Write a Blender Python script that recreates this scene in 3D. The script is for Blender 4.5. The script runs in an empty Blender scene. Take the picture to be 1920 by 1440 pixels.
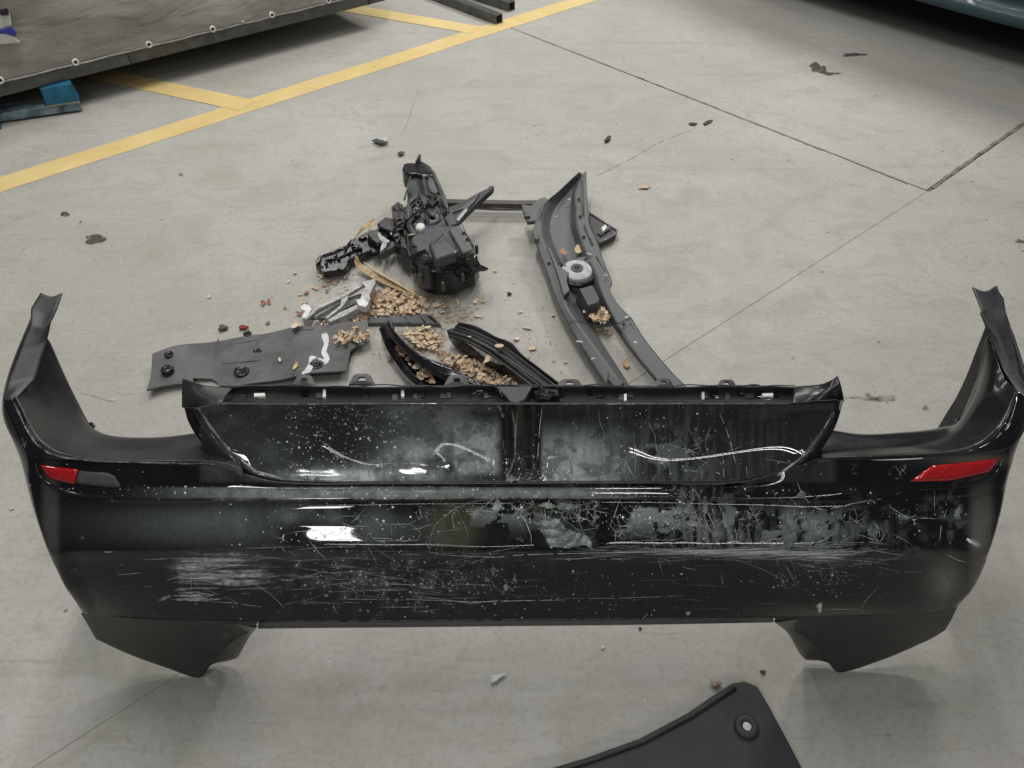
import bpy, bmesh, math, random
import numpy as np
from mathutils import Vector, Matrix
random.seed(7); RNG = np.random.default_rng(11)
S = bpy.context.scene; C = S.collection

# ------------------------------------------------------------------ camera
H, PITCH, F = 1.70, math.radians(44), 1450.0
cam = bpy.data.objects.new('camera', bpy.data.cameras.new('camera')); C.objects.link(cam)
cam.location = (0, 0, H); cam.rotation_euler = (math.radians(90) - PITCH, 0, 0)
cam.data.sensor_width = 36; cam.data.lens = F / 1920 * 36; cam.data.clip_end = 200; cam.data.clip_start = .05
S.camera = cam
S.view_settings.view_transform = 'Standard'; S.view_settings.look = 'None'
S.view_settings.exposure = 0.0; S.view_settings.gamma = 1
# ------------------------------------------------------------------ light: warehouse ceiling fittings
W = bpy.data.worlds.new('World'); S.world = W; W.use_nodes = True
bg = W.node_tree.nodes['Background']; bg.inputs[0].default_value = (.84, .93, 1, 1); bg.inputs[1].default_value = .10

def tube_lamp(x, y, z, length, power, rot=0, width=.06, gap=.16, col=(1, .975, .94)):
    for s in (-1, 1):
        l = bpy.data.lights.new('ceiling_tube', 'AREA'); l.shape = 'RECTANGLE'; l.size = length; l.size_y = width
        l.energy = power; l.color = col
        o = bpy.data.objects.new('ceiling_tube', l); C.objects.link(o)
        c, sn = math.cos(rot), math.sin(rot)
        o.location = (x - sn * s * gap / 2, y + c * s * gap / 2, z); o.rotation_euler = (0, 0, rot)
for (x, y, p) in ((-2.6, 3.9, 30), (-.7, 3.2, 60)):
    tube_lamp(x, y, 5.0, 3.2, p, math.pi / 2)
for (x, y, p) in ((-2.4, 9, 30), (.3, 8, 44), (2.9, 7.3, 120)):
    tube_lamp(x, y, 5.0, 1.5, p)
tube_lamp(-1.0, -4.6, 5.0, 2.0, 20, 0, .05, .40)
tube_lamp(2.3, -4.6, 5.0, 2.6, 40, 0, .065, .42)
tube_lamp(.9, .9, 5.0, .5, 7)
def panel_lamp(x, y, z, sx, sy, power):
    l = bpy.data.lights.new('ceiling_panel', 'AREA'); l.shape = 'RECTANGLE'; l.size = sx; l.size_y = sy; l.energy = power; l.color = (1, .99, .97)
    o = bpy.data.objects.new('ceiling_panel', l); C.objects.link(o); o.location = (x, y, z)
panel_lamp(-1.58, -2.2, 5.0, .38, 1.2, 46)

# ------------------------------------------------------------------ geometry helpers
cP, sP = math.cos(PITCH), math.sin(PITCH)
def P(px, py, z=0.0):
    """point at height z seen at photo position px, py"""
    x = (px - 960) / F; y = (720 - py) / F
    d = (x, cP + y * sP, -sP + y * cP)
    t = (H - z) / -d[2]
    return Vector((d[0] * t, d[1] * t, z))
def proj(V):
    V = np.asarray(V, float)
    dep = V[..., 1] * cP + (H - V[..., 2]) * sP; up = V[..., 1] * sP - (H - V[..., 2]) * cP
    return 960 + V[..., 0] / dep * F, 720 - up / dep * F
def zm(ox, oy, k):
    return lambda pts: [(ox + p[0] / k, oy + p[1] / k) + tuple(p[2:]) for p in pts]
Z2 = zm(560, 260, 4.3636); Z3 = zm(940, 300, 3.2725); Z4 = zm(250, 500, 3.84); Z5 = zm(0, 520, 3.2738)
Z6 = zm(640, 560, 4.0); Z7 = zm(1480, 520, 3.2727)

def tagit(o, label=None, cat=None, group=None, kind=None):
    for k, v in (('label', label), ('category', cat), ('group', group), ('kind', kind)):
        if v: o[k] = v
    return o
def thing(name, loc, label, cat, group=None):
    o = bpy.data.objects.new(name, None); C.objects.link(o); o.location = loc; o.empty_display_size = .05
    return tagit(o, label, cat, group)
def link(name, me, mat, parent=None, smooth=False):
    o = bpy.data.objects.new(name, me); C.objects.link(o)
    if mat is not None:
        if len(me.materials) == 0: me.materials.append(mat)
    if parent is not None:
        o.parent = parent
        w = Vector((0, 0, 0)); q = parent
        while q is not None: w += q.location; q = q.parent
        o.location = -w
    if smooth:
        me.polygons.foreach_set('use_smooth', [True] * len(me.polygons))
    return o
def mesh(name, vs, fs):
    me = bpy.data.meshes.new(name); me.from_pydata([tuple(v) for v in vs], [], fs); me.update(); return me
def from_bm(name, bm, mat, parent=None, smooth=False, recalc=True):
    if recalc: bmesh.ops.recalc_face_normals(bm, faces=bm.faces)
    me = bpy.data.meshes.new(name); bm.to_mesh(me); bm.free()
    return link(name, me, mat, parent, smooth)

def prism(bm, top, bottom):
    """closed solid between two rings of points"""
    n = len(top); a = [bm.verts.new(v) for v in top]; b = [bm.verts.new(v) for v in bottom]
    bm.faces.new(a); bm.faces.new(b[::-1])
    for i in range(n):
        j = (i + 1) % n; bm.faces.new((a[j], a[i], b[i], b[j]))
def slab(bm, pts, z1, z0, flare=0.0, bevel=0.0):
    """traced outline at height z1 (or own z as third value), sides going down to z0"""
    top = [P(p[0], p[1], p[2] if len(p) > 2 else z1) for p in pts]
    c = sum(top, Vector()) / len(top)
    bot = []
    for v in top:
        dv = Vector((v.x - c.x, v.y - c.y, 0)); L = dv.length or 1
        q = v + dv / L * flare; bot.append(Vector((q.x, q.y, z0 if z0 is not None else v.z - .004)))
    if bevel > 0:
        mid = []; tt = []
        for v in top:
            dv = Vector((v.x - c.x, v.y - c.y, 0)); L = dv.length or 1
            tt.append(v - dv / L * bevel); mid.append(v - Vector((0, 0, bevel)))
        n = len(top); A = [bm.verts.new(v) for v in tt]; M = [bm.verts.new(v) for v in mid]; B = [bm.verts.new(v) for v in bot]
        bm.faces.new(A); bm.faces.new(B[::-1])
        for i in range(n):
            j = (i + 1) % n; bm.faces.new((A[j], A[i], M[i], M[j])); bm.faces.new((M[j], M[i], B[i], B[j]))
    else:
        prism(bm, top, bot)
def slab_obj(name, pts, z1, z0, mat, parent=None, flare=0.0, bevel=0.0, smooth=False):
    bm = bmesh.new(); slab(bm, pts, z1, z0, flare, bevel); return from_bm(name, bm, mat, parent, smooth)
def tube(bm, pts, r, n=8, cap=True):
    pts = [Vector(p) for p in pts]; rings = []
    for i, p in enumerate(pts):
        t = (pts[min(i + 1, len(pts) - 1)] - pts[max(i - 1, 0)]).normalized()
        u = t.cross(Vector((0, 0, 1)));
        if u.length < 1e-3: u = t.cross(Vector((0, 1, 0)))
        u.normalize(); w = t.cross(u)
        rr = r[i] if isinstance(r, (list, tuple)) else r
        rings.append([bm.verts.new(p + (u * math.cos(a) + w * math.sin(a)) * rr) for a in [2 * math.pi * k / n for k in range(n)]])
    for a, b in zip(rings, rings[1:]):
        for k in range(n): bm.faces.new((a[k], a[(k + 1) % n], b[(k + 1) % n], b[k]))
    if cap: bm.faces.new(rings[0][::-1]); bm.faces.new(rings[-1])
def lathe(bm, c, prof, n=24, ax=Vector((0, 0, 1))):
    """profile of (radius, height) round axis ax at c"""
    ax = ax.normalized(); q = Vector((0, 0, 1)).rotation_difference(ax); rings = []
    for r, h in prof:
        if r < 1e-6: rings.append([bm.verts.new(c + q @ Vector((0, 0, h)))])
        else: rings.append([bm.verts.new(c + q @ Vector((r * math.cos(2 * math.pi * k / n), r * math.sin(2 * math.pi * k / n), h))) for k in range(n)])
    for a, b in zip(rings, rings[1:]):
        for k in range(n):
            l = (k + 1) % n
            if len(a) == 1 and len(b) == 1: continue
            if len(a) == 1: bm.faces.new((a[0], b[k], b[l]))
            elif len(b) == 1: bm.faces.new((a[k], a[l], b[0]))
            else: bm.faces.new((a[k], a[l], b[l], b[k]))
def lathe_obj(name, c, prof, mat, parent=None, n=24, ax=Vector((0, 0, 1)), smooth=False):
    bm = bmesh.new(); lathe(bm, c, prof, n, ax); return from_bm(name, bm, mat, parent, smooth)
def box(bm, c, sx, sy, sz, rz=0, rx=0, ry=0):
    m = Matrix.Translation(c) @ Matrix.Rotation(rz, 4, 'Z') @ Matrix.Rotation(rx, 4, 'X') @ Matrix.Rotation(ry, 4, 'Y') @ Matrix.Diagonal((sx, sy, sz, 1))
    bmesh.ops.create_cube(bm, size=1, matrix=m)
def bevel_mod(o, w, seg=2):
    m = o.modifiers.new('bevel', 'BEVEL'); m.width = w; m.segments = seg; m.limit_method = 'ANGLE'; m.angle_limit = math.radians(35)
    return o

def pchip(x, Y, xn):
    """shape-preserving cubic through Y (n, k) at x"""
    h = np.diff(x); d = np.diff(Y, axis=0) / h[:, None]; n = len(x); m = np.zeros_like(Y)
    if n == 2: m[:] = d[0]
    else:
        for i in range(1, n - 1):
            a, b = d[i - 1], d[i]; ok = (a * b) > 0
            w1 = 2 * h[i] + h[i - 1]; w2 = h[i] + 2 * h[i - 1]
            with np.errstate(divide='ignore', invalid='ignore'):
                v = (w1 + w2) / (w1 / a + w2 / b)
            m[i] = np.where(ok, v, 0)
        m[0] = d[0]; m[-1] = d[-1]
    k = np.clip(np.searchsorted(x, xn, side='right') - 1, 0, n - 2); t = ((xn - x[k]) / h[k])[:, None]; hh = h[k][:, None]
    return Y[k] * (2 * t**3 - 3 * t**2 + 1) + hh * m[k] * (t**3 - 2 * t**2 + t) + Y[k + 1] * (3 * t**2 - 2 * t**3) + hh * m[k + 1] * (t**3 - t**2)
def cat(x, Y, xn):
    """catmull-rom (smoother, may overshoot a little)"""
    m = np.zeros_like(Y); m[1:-1] = (Y[2:] - Y[:-2]) / (x[2:] - x[:-2])[:, None]; m[0] = (Y[1] - Y[0]) / (x[1] - x[0]); m[-1] = (Y[-1] - Y[-2]) / (x[-1] - x[-2])
    n = len(x); h = np.diff(x); k = np.clip(np.searchsorted(x, xn, side='right') - 1, 0, n - 2); t = ((xn - x[k]) / h[k])[:, None]; hh = h[k][:, None]
    return Y[k] * (2 * t**3 - 3 * t**2 + 1) + hh * m[k] * (t**3 - 2 * t**2 + t) + Y[k + 1] * (3 * t**2 - 2 * t**3) + hh * m[k + 1] * (t**3 - t**2)
def lin1(x, Y, xn): return np.stack([np.interp(xn, x, Y[:, k]) for k in range(Y.shape[1])], 1)
def toworld(row):
    out = []
    for p in row:
        if p[0] == 'w': out.append(p[1:4])
        else: out.append(tuple(P(*p)))
    return out
def grid(rows, nu, nv, fu=cat, fv=pchip):
    """rows of points (all the same length) -> dense (nv, nu, 3) world grid; nu, nv per span"""
    A = np.array([toworld(r) for r in rows], float)
    nr, nc = A.shape[:2]
    seg = np.linalg.norm(np.diff(A, axis=1), axis=2).mean(0); u = np.concatenate([[0], np.cumsum(seg + 1e-4)])
    us = np.concatenate([np.linspace(u[i], u[i + 1], max(2, int(math.ceil((u[i + 1] - u[i]) / nu)) + 1))[:-1] for i in range(nc - 1)] + [[u[-1]]])
    B = np.stack([fu(u, A[r], us) for r in range(nr)])
    seg = np.linalg.norm(np.diff(A, axis=0), axis=2).mean(1); v = np.concatenate([[0], np.cumsum(seg + 1e-4)])
    vs = np.concatenate([np.linspace(v[i], v[i + 1], max(2, int(math.ceil((v[i + 1] - v[i]) / nv)) + 1))[:-1] for i in range(nr - 1)] + [[v[-1]]])
    D = fv(v, B.reshape(nr, -1), vs).reshape(len(vs), len(us), 3)
    return D
def grid_faces(nv, nu, off=0, flip=False):
    i = np.arange(nv - 1)[:, None] * nu + np.arange(nu - 1)[None, :]
    f = np.stack([i, i + 1, i + nu + 1, i + nu], -1).reshape(-1, 4) + off
    return f[:, ::-1] if flip else f
def outward(g):
    # True when the faces have to be turned over to look at the viewer's side of the sheet
    a = g[1:, :-1] - g[:-1, :-1]; b = g[:-1, 1:] - g[:-1, :-1]; n = np.cross(b, a); w = (g[:-1, :-1] - np.array([0, 0, H]))
    return float((n * w).sum()) > 0
def grids_mesh(name, gs):
    V = []; Fc = []; off = 0
    for g in gs:
        V.append(g.reshape(-1, 3)); Fc.append(grid_faces(g.shape[0], g.shape[1], off, outward(g))); off += g.shape[0] * g.shape[1]
    V = np.concatenate(V); Fc = np.concatenate(Fc)
    me = bpy.data.meshes.new(name); me.vertices.add(len(V)); me.vertices.foreach_set('co', V.ravel())
    me.loops.add(Fc.size); me.loops.foreach_set('vertex_index', Fc.ravel().astype(np.int32))
    me.polygons.add(len(Fc)); me.polygons.foreach_set('loop_start', np.arange(0, Fc.size, 4, dtype=np.int32))
    me.update(calc_edges=True); me.validate(); return me, V
def sheet(name, rows, mat, parent=None, nu=.02, nv=.02, th=.003, fu=cat, fv=pchip, off=-1):
    g = grid(rows, nu, nv, fu, fv); me, V = grids_mesh(name, [g]); o = link(name, me, mat, parent, True)
    m = o.modifiers.new('thick', 'SOLIDIFY'); m.thickness = th; m.offset = off
    return o

# ------------------------------------------------------------------ materials
def new_mat(name):
    m = bpy.data.materials.new(name); m.use_nodes = True; nt = m.node_tree; b = nt.nodes['Principled BSDF']
    return m, nt, b
def nz(nt, scale, detail=4, rough=.6, vec=None, dist=0):
    n = nt.nodes.new('ShaderNodeTexNoise'); n.inputs['Scale'].default_value = scale; n.inputs['Detail'].default_value = detail
    n.inputs['Roughness'].default_value = rough; n.inputs['Distortion'].default_value = dist
    if vec is not None: nt.links.new(vec, n.inputs['Vector'])
    return n.outputs['Fac']
def ramp(nt, fac, stops):
    r = nt.nodes.new('ShaderNodeValToRGB'); e = r.color_ramp.elements
    while len(e) < len(stops): e.new(.5)
    for el, (p, c) in zip(e, stops):
        el.position = p; el.color = (c, c, c, 1) if isinstance(c, (int, float)) else tuple(c) + (1,)
    nt.links.new(fac, r.inputs['Fac']); return r.outputs['Color']
def mix(nt, fac, a, b, mode='MIX'):
    m = nt.nodes.new('ShaderNodeMix'); m.data_type = 'RGBA'; m.blend_type = mode
    for sock, v in ((m.inputs[0], fac), (m.inputs[6], a), (m.inputs[7], b)):
        if hasattr(v, 'links'): nt.links.new(v, sock)
        elif isinstance(v, (int, float)): sock.default_value = v if sock.type == 'VALUE' else (v, v, v, 1)
        else: sock.default_value = tuple(v) + (1,)
    return m.outputs[2]
def mth(nt, op, a, b=None, clamp=False):
    m = nt.nodes.new('ShaderNodeMath'); m.operation = op; m.use_clamp = clamp
    for s, v in zip(m.inputs, (a, b)):
        if v is None: continue
        if hasattr(v, 'links'): nt.links.new(v, s)
        else: s.default_value = v
    return m.outputs[0]
def geo(nt): return nt.nodes.new('ShaderNodeNewGeometry').outputs['Position']
def mapped(nt, vec, sc=(1, 1, 1), rot=(0, 0, 0), loc=(0, 0, 0)):
    m = nt.nodes.new('ShaderNodeMapping'); m.inputs['Scale'].default_value = sc; m.inputs['Rotation'].default_value = rot; m.inputs['Location'].default_value = loc
    nt.links.new(vec, m.inputs['Vector']); return m.outputs[0]
def bump(nt, b, h, strength=.3, dist=.002):
    n = nt.nodes.new('ShaderNodeBump'); n.inputs['Strength'].default_value = strength; n.inputs['Distance'].default_value = dist
    nt.links.new(h, n.inputs['Height']); nt.links.new(n.outputs[0], b.inputs['Normal']); return n
def plastic(name, col, dusty=.3, rough=.42, dust=(.20, .195, .18), scale=14, spots=.25):
    m, nt, b = new_mat(name); g = geo(nt)
    a = ramp(nt, nz(nt, scale, 6, .68, g, .4), [(.42, 0), (.78, dusty)])
    s = ramp(nt, nz(nt, 95, 2, .5, g), [(.70, 0), (.76, spots)])
    st = ramp(nt, nz(nt, 30, 3, .6, mapped(nt, g, (.4, 3, 1), (0, 0, .6))), [(.60, 0), (.72, dusty * .6)])
    f = mth(nt, 'MAXIMUM', mth(nt, 'MAXIMUM', a, s), st)
    c = mix(nt, f, col, dust); nt.links.new(c, b.inputs['Base Color'])
    nt.links.new(mth(nt, 'ADD', mth(nt, 'MULTIPLY', f, .5), rough, True), b.inputs['Roughness'])
    bump(nt, b, nz(nt, 260, 3, .6, g), .18, .0006)
    return m
M = {}
M['plastic'] = plastic('grey_black_plastic', (.030, .031, .033), .28, .42)
M['plastic_dark'] = plastic('dark_plastic', (.012, .012, .013), .12, .22, spots=.12)
M['plastic_grey'] = plastic('slate_plastic', (.088, .097, .098), .45, .48, dust=(.24, .24, .22), scale=9, spots=.6)
M['plastic_shield'] = plastic('undershield_plastic', (.080, .081, .085), .6, .45, dust=(.24, .235, .22), scale=6, spots=.3)
M['gloss'] = plastic('gloss_black_trim', (.008, .008, .009), .05, .10, spots=.1)
M['housing'] = plastic('lamp_housing_plastic', (.056, .060, .068), .25, .27, scale=20, spots=.2)
M['mat'] = plastic('liner_plastic', (.018, .019, .022), .10, .55, spots=.06)
def simple(name, col, rough=.5, metal=0, var=.25, scale=30):
    m, nt, b = new_mat(name); g = geo(nt)
    c = mix(nt, ramp(nt, nz(nt, scale, 5, .65, g), [(.35, 0), (.7, 1)]), tuple(x * (1 - var) for x in col), tuple(min(1, x * (1 + var * .5)) for x in col))
    nt.links.new(c, b.inputs['Base Color']); b.inputs['Roughness'].default_value = rough; b.inputs['Metallic'].default_value = metal
    bump(nt, b, nz(nt, scale * 6, 3, .6, g), .15, .0006); return m
M['alloy'] = simple('dull_alloy', (.52, .52, .51), .5, .1, .5, 60)
M['whitecap'] = simple('white_plastic', (.75, .75, .72), .45)
M['chalk'] = simple('white_paint_mark', (.72, .73, .74), .7, 0, .2, 60)
M['palm'] = simple('dry_palm_leaf', (.50, .36, .19), .6, 0, .4, 60)
M['steel'] = simple('grey_steel', (.10, .105, .10), .4, .2, .4, 20)
M['steel_edge'] = simple('pale_steel_edge', (.30, .30, .28), .45, .3, .4, 20)
M['brown'] = simple('brown_grey_trim', (.075, .062, .055), .4, 0, .3, 25)
M['blue'] = simple('blue_painted_wood', (.010, .13, .24), .6, 0, .35, 18)
M['bluepale'] = simple('worn_blue_paint', (.20, .27, .30), .7, 0, .75, 16)
M['wood'] = simple('raw_wood_edge', (.40, .33, .22), .7)
M['rubber'] = simple('rubber', (.015, .015, .016), .7)
M['scrap'] = simple('pale_scrap', (.55, .57, .55), .6)
M['stone'] = simple('dark_pebble', (.06, .055, .05), .8)
M['pebble_pink'] = simple('pink_stone', (.42, .32, .26), .7)
M['redplastic'] = simple('broken_red_plastic', (.30, .03, .03), .3)

# tarp
m, nt, b = new_mat('tarpaulin'); g = geo(nt)
c = mix(nt, ramp(nt, nz(nt, 1.6, 5, .6, mapped(nt, g, (1, 1, 2.2)), 1.2), [(.35, 0), (.68, 1)]), (.20, .188, .17), (.37, .35, .325))
c = mix(nt, ramp(nt, nz(nt, 9, 6, .7, mapped(nt, g, (.5, .5, 3))), [(.50, 0), (.72, .6)]), c, (.13, .125, .075))
nt.links.new(c, b.inputs['Base Color']); b.inputs['Roughness'].default_value = .62
bump(nt, b, nz(nt, 4, 5, .6, mapped(nt, g, (1, 1, 2.5), (0, .5, 0)), 1), .6, .02); M['tarp'] = m
# car paint
m, nt, b = new_mat('teal_car_paint'); b.inputs['Base Color'].default_value = (.03, .062, .075, 1); b.inputs['Roughness'].default_value = .5; b.inputs['Coat Weight'].default_value = .1; M['carpaint'] = m

# concrete
m, nt, b = new_mat('concrete'); g = geo(nt)
big = nz(nt, .9, 5, .6, g, .8); med = nz(nt, 4.5, 7, .68, mapped(nt, g, (1, 1.3, 1), (0, 0, .5)), 1.0); fin = nz(nt, 60, 5, .7, g)
c = mix(nt, ramp(nt, big, [(.32, 0), (.68, 1)]), (.37, .36, .322), (.455, .447, .415))
c = mix(nt, ramp(nt, med, [(.30, .8), (.52, .0)]), c, (.335, .330, .268))
c = mix(nt, ramp(nt, med, [(.58, .0), (.80, .6)]), c, (.49, .485, .48))
c = mix(nt, ramp(nt, nz(nt, 2.2, 4, .6, mapped(nt, g, (1, 1, 1), (0, 0, 0), (7, 3, 0)), .5), [(.50, 0), (.72, .55)]), c, (.40, .378, .362))
c = mix(nt, ramp(nt, nz(nt, 11, 7, .75, g, 1.5), [(.56, 0), (.74, .55)]), c, (.26, .25, .205))
c = mix(nt, ramp(nt, fin, [(.35, .38), (.52, 0)]), c, (.26, .25, .22)); c = mix(nt, ramp(nt, nz(nt, 170, 3, .7, g), [(.55, 0), (.72, .35)]), c, (.56, .55, .52))
c = mix(nt, ramp(nt, nz(nt, 3.2, 5, .7, mapped(nt, g, (.18, 2.6, 1), (0, 0, -.42), (2, 9, 0)), .2), [(.56, 0), (.70, .30)]), c, (.24, .232, .20))
sc = ramp(nt, nz(nt, 14, 4, .6, mapped(nt, g, (.35, 5, 1), (0, 0, .62))), [(.60, 0), (.70, .45)]); c = mix(nt, sc, c, (.27, .26, .235))
sp = nt.nodes.new('ShaderNodeTexVoronoi'); sp.inputs['Scale'].default_value = 17; nt.links.new(g, sp.inputs['Vector'])
spk = ramp(nt, sp.outputs['Distance'], [(.030, 1), (.055, 0)]); gate = ramp(nt, nz(nt, 6, 3, .6, g), [(.50, 0), (.56, 1)])
c = mix(nt, mth(nt, 'MULTIPLY', spk, gate), c, (.72, .71, .68))
sp2 = nt.nodes.new('ShaderNodeTexVoronoi'); sp2.inputs['Scale'].default_value = 7.3; nt.links.new(mapped(nt, g, (1, 1, 1), (0, 0, 1), (3, 5, 0)), sp2.inputs['Vector'])
c = mix(nt, ramp(nt, sp2.outputs['Distance'], [(.028, .75), (.05, 0)]), c, (.10, .095, .08))
nt.links.new(c, b.inputs['Base Color'])
nt.links.new(ramp(nt, med, [(.3, .62), (.7, .46)]), b.inputs['Roughness']); b.inputs['Specular IOR Level'].default_value = .4
bump(nt, b, fin, .12, .0012); M['concrete'] = m
m2 = simple('joint_filler', (.22, .21, .165), .9, 0, .5, 8); M['joint'] = m2
# yellow marking: worn
m, nt, b = new_mat('yellow_floor_paint'); g = geo(nt)
c = mix(nt, ramp(nt, nz(nt, 5, 6, .7, g), [(.3, 0), (.7, 1)]), (.66, .49, .19), (.75, .59, .27))
c = mix(nt, ramp(nt, nz(nt, 26, 6, .75, g, .8), [(.52, 0), (.74, .7)]), c, (.52, .45, .31))
nt.links.new(c, b.inputs['Base Color']); b.inputs['Roughness'].default_value = .5; bump(nt, b, nz(nt, 60, 4, .6, g), .1, .001); M['yellow'] = m
# stains
m, nt, b = new_mat('oil_stain'); b.inputs['Base Color'].default_value = (.085, .08, .065, 1); b.inputs['Roughness'].default_value = .35; al = mix(nt, 0.0, ramp(nt, nz(nt, 38, 5, .7, geo(nt), .5), [(.40, .15), (.50, .92)]), 0.0); nt.links.new(al, b.inputs['Alpha']); M['stain'] = m
m, nt, b = new_mat('light_stain'); b.inputs['Base Color'].default_value = (.20, .19, .165, 1); b.inputs['Roughness'].default_value = .6; nt.links.new(ramp(nt, nz(nt, 45, 5, .7, geo(nt), .5), [(.40, .1), (.58, .85)]), b.inputs['Alpha']); M['stain2'] = m

# dry leaves: colour varies per object / per island
def leafmat(name, cols):
    m, nt, b = new_mat(name); gi = nt.nodes.new('ShaderNodeNewGeometry'); oi = nt.nodes.new('ShaderNodeObjectInfo')
    r = mth(nt, 'FRACT', mth(nt, 'ADD', gi.outputs['Random Per Island'], oi.outputs['Random']))
    c = ramp(nt, r, [(i / (len(cols) - 1), k) for i, k in enumerate(cols)])
    c = mix(nt, ramp(nt, nz(nt, 90, 4, .7, gi.outputs['Position']), [(.4, 0), (.7, .5)]), c, (.50, .35, .22))
    nt.links.new(c, b.inputs['Base Color']); b.inputs['Roughness'].default_value = .65; return m
M['leaf'] = leafmat('dry_leaf', [(.68, .53, .36), (.78, .66, .49), (.55, .36, .22), (.82, .72, .55), (.34, .19, .11), (.72, .57, .39), (.60, .44, .28)])
M['leafred'] = leafmat('dry_red_leaf', [(.25, .06, .04), (.32, .14, .08), (.20, .09, .05)])
M['leafyellow'] = leafmat('yellow_leaf', [(.62, .52, .22), (.60, .48, .20)])

# ------------------------------------------------------------------ floor
def gxy(px, py): v = P(px, py, 0); return np.array([v.x, v.y])
jA0, jA1 = gxy(940, 45), gxy(1740, 358); dA = (jA0 - jA1) / np.linalg.norm(jA0 - jA1)
jB0 = gxy(1925, 228); dB = (jB0 - jA1) / np.linalg.norm(jB0 - jA1); jB2 = gxy(1240, 680); dC = (jB2 - jA1) / np.linalg.norm(jB2 - jA1)
def strip_slab(name, pts, parent, bv=.0015):
    bm = bmesh.new(); top = [Vector((p[0], p[1], 0)) for p in pts]; prism(bm, top, [v - Vector((0, 0, .12)) for v in top])
    return bevel_mod(from_bm(name, bm, M['concrete'], parent), bv, 2)
floor = thing('floor', (0, 0, 0), None, None); floor['kind'] = 'structure'
def nrm(d): return np.array([-d[1], d[0]])
gA, gB, gC = .0050, .009, .0006
# slab 1: between joint A and joint B (far side); 2: left; 3: right / near
R = 14
a0 = jA1 + nrm(dA) * 0; far = dA * R
sA = 1 if np.dot(nrm(dA), dB) > 0 else -1
nA = nrm(dA) * sA                   # towards slab 1
sB = 1 if np.dot(nrm(dB), dA) > 0 else -1
nB = nrm(dB) * sB                   # towards slab 1
nC = nrm(dC) * (1 if np.dot(nrm(dC), dA) > 0 else -1)
c1 = jA1 + nA * gA + nB * gB
strip_slab('slab', [c1, c1 + dA * R, c1 + dA * R + dB * R, c1 + dB * R], floor)
c2 = jA1 - nA * gA + nC * gC
strip_slab('slab', [c2, c2 + dC * R, c2 + dC * R + dA * R, c2 + dA * R], floor)
c3 = jA1 - nB * gB; c3b = jA1 - nC * gC
strip_slab('slab', [c3b, c3b + dC * R, c3b + dC * R - nC * R, c3 + dB * R - nB * R, c3 + dB * R, c3], floor)
me = mesh('joint_bed', [(-40, -40, -.0035), (40, -40, -.0035), (40, 40, -.0035), (-40, 40, -.0035)], [(0, 1, 2, 3)])
link('joint_bed', me, M['joint'], floor)
me = mesh('slab', [(-60, -60, -.13), (60, -60, -.13), (60, 60, -.13), (-60, 60, -.13)], [(0, 1, 2, 3)])

# yellow lines
def marking(px0, px1, w, nseg, ext0=0, ext1=0, z=.0012):
    a, b_ = gxy(*px0), gxy(*px1); d = (b_ - a) / np.linalg.norm(b_ - a); a = a - d * ext0; b_ = b_ + d * ext1; n = nrm(d)
    L = np.linalg.norm(b_ - a); N = int(L / .012); vs = []; fs = []
    for i in range(N + 1):
        p = a + d * L * i / N; k = int(i / N * nseg); off = (RNG_off[k % len(RNG_off)]) * .004
        j1, j2 = random.uniform(-1, 1) * .0013, random.uniform(-1, 1) * .0013
        vs += [tuple(p + n * (w / 2 + off + j1)) + (z,), tuple(p - n * (w / 2 - off + j2)) + (z,)]
        if i: q = 2 * i; fs.append((q - 2, q - 1, q + 1, q))
    o = link('floor_marking', mesh('floor_marking', vs, fs), M['yellow']); tagit(o, kind='structure'); return o
RNG_off = [random.uniform(-1, 1) for _ in range(20)]
marking((0, 346), (915, 56), .135, 9, .3, 3.0)
marking((466, 199), (268, 157), .13, 1, 0, .8, .0024)
marking((893, 57), (690, 22), .13, 1, 0, 1.0, .0024)

# stains / flat marks on the floor
def blob(pxc, rx, ry, mat, z=.0025, rough=.25, n=26, kind='structure', name='floor_stain'):
    c0 = P(pxc[0], pxc[1], z); vs = [tuple(c0)]; ph = [random.uniform(0, 6.3) for _ in range(4)]
    for k in range(n):
        a = 2 * math.pi * k / n; r = 1 + rough * (math.sin(2 * a + ph[0]) * .4 + math.sin(3 * a + ph[1]) * .35 + math.sin(5 * a + ph[2]) * .3 + random.uniform(-.3, .3))
        v = P(pxc[0] + rx * r * math.cos(a), pxc[1] + ry * r * math.sin(a), z); vs.append(tuple(v))
    o = link(name, mesh(name, vs, [(0, 1 + k, 1 + (k + 1) % n) for k in range(n)]), mat); tagit(o, kind=kind); return o
blob((179, 448), 20, 9, M['stain']); blob((122, 401), 8, 4.5, M['stain']); blob((339, 327), 4, 3.5, M['stain2'], rough=.4)
blob((151, 416), 2, 1.6, M['stain']); blob((1533, 126), 17, 7, M['stain'], rough=.6); blob((1555, 137), 17, 3, M['stain'], rough=.7)
blob((1655, 747), 24, 5, M['stain2'], rough=.6); blob((1632, 745), 12, 6, M['stain2'], rough=.7); blob((1600, 745), 25, 1.4, M['stain2'], rough=.3)
blob((1665, 743), 7, 4, M['stain2'], rough=.5); blob((1735, 764), 6, 4, M['stain2'])
blob((1602, 102), 19, 3.2, M['stain'], rough=.5); blob((1912, 452), 9, 3, M['stain'], rough=.5)
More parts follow.
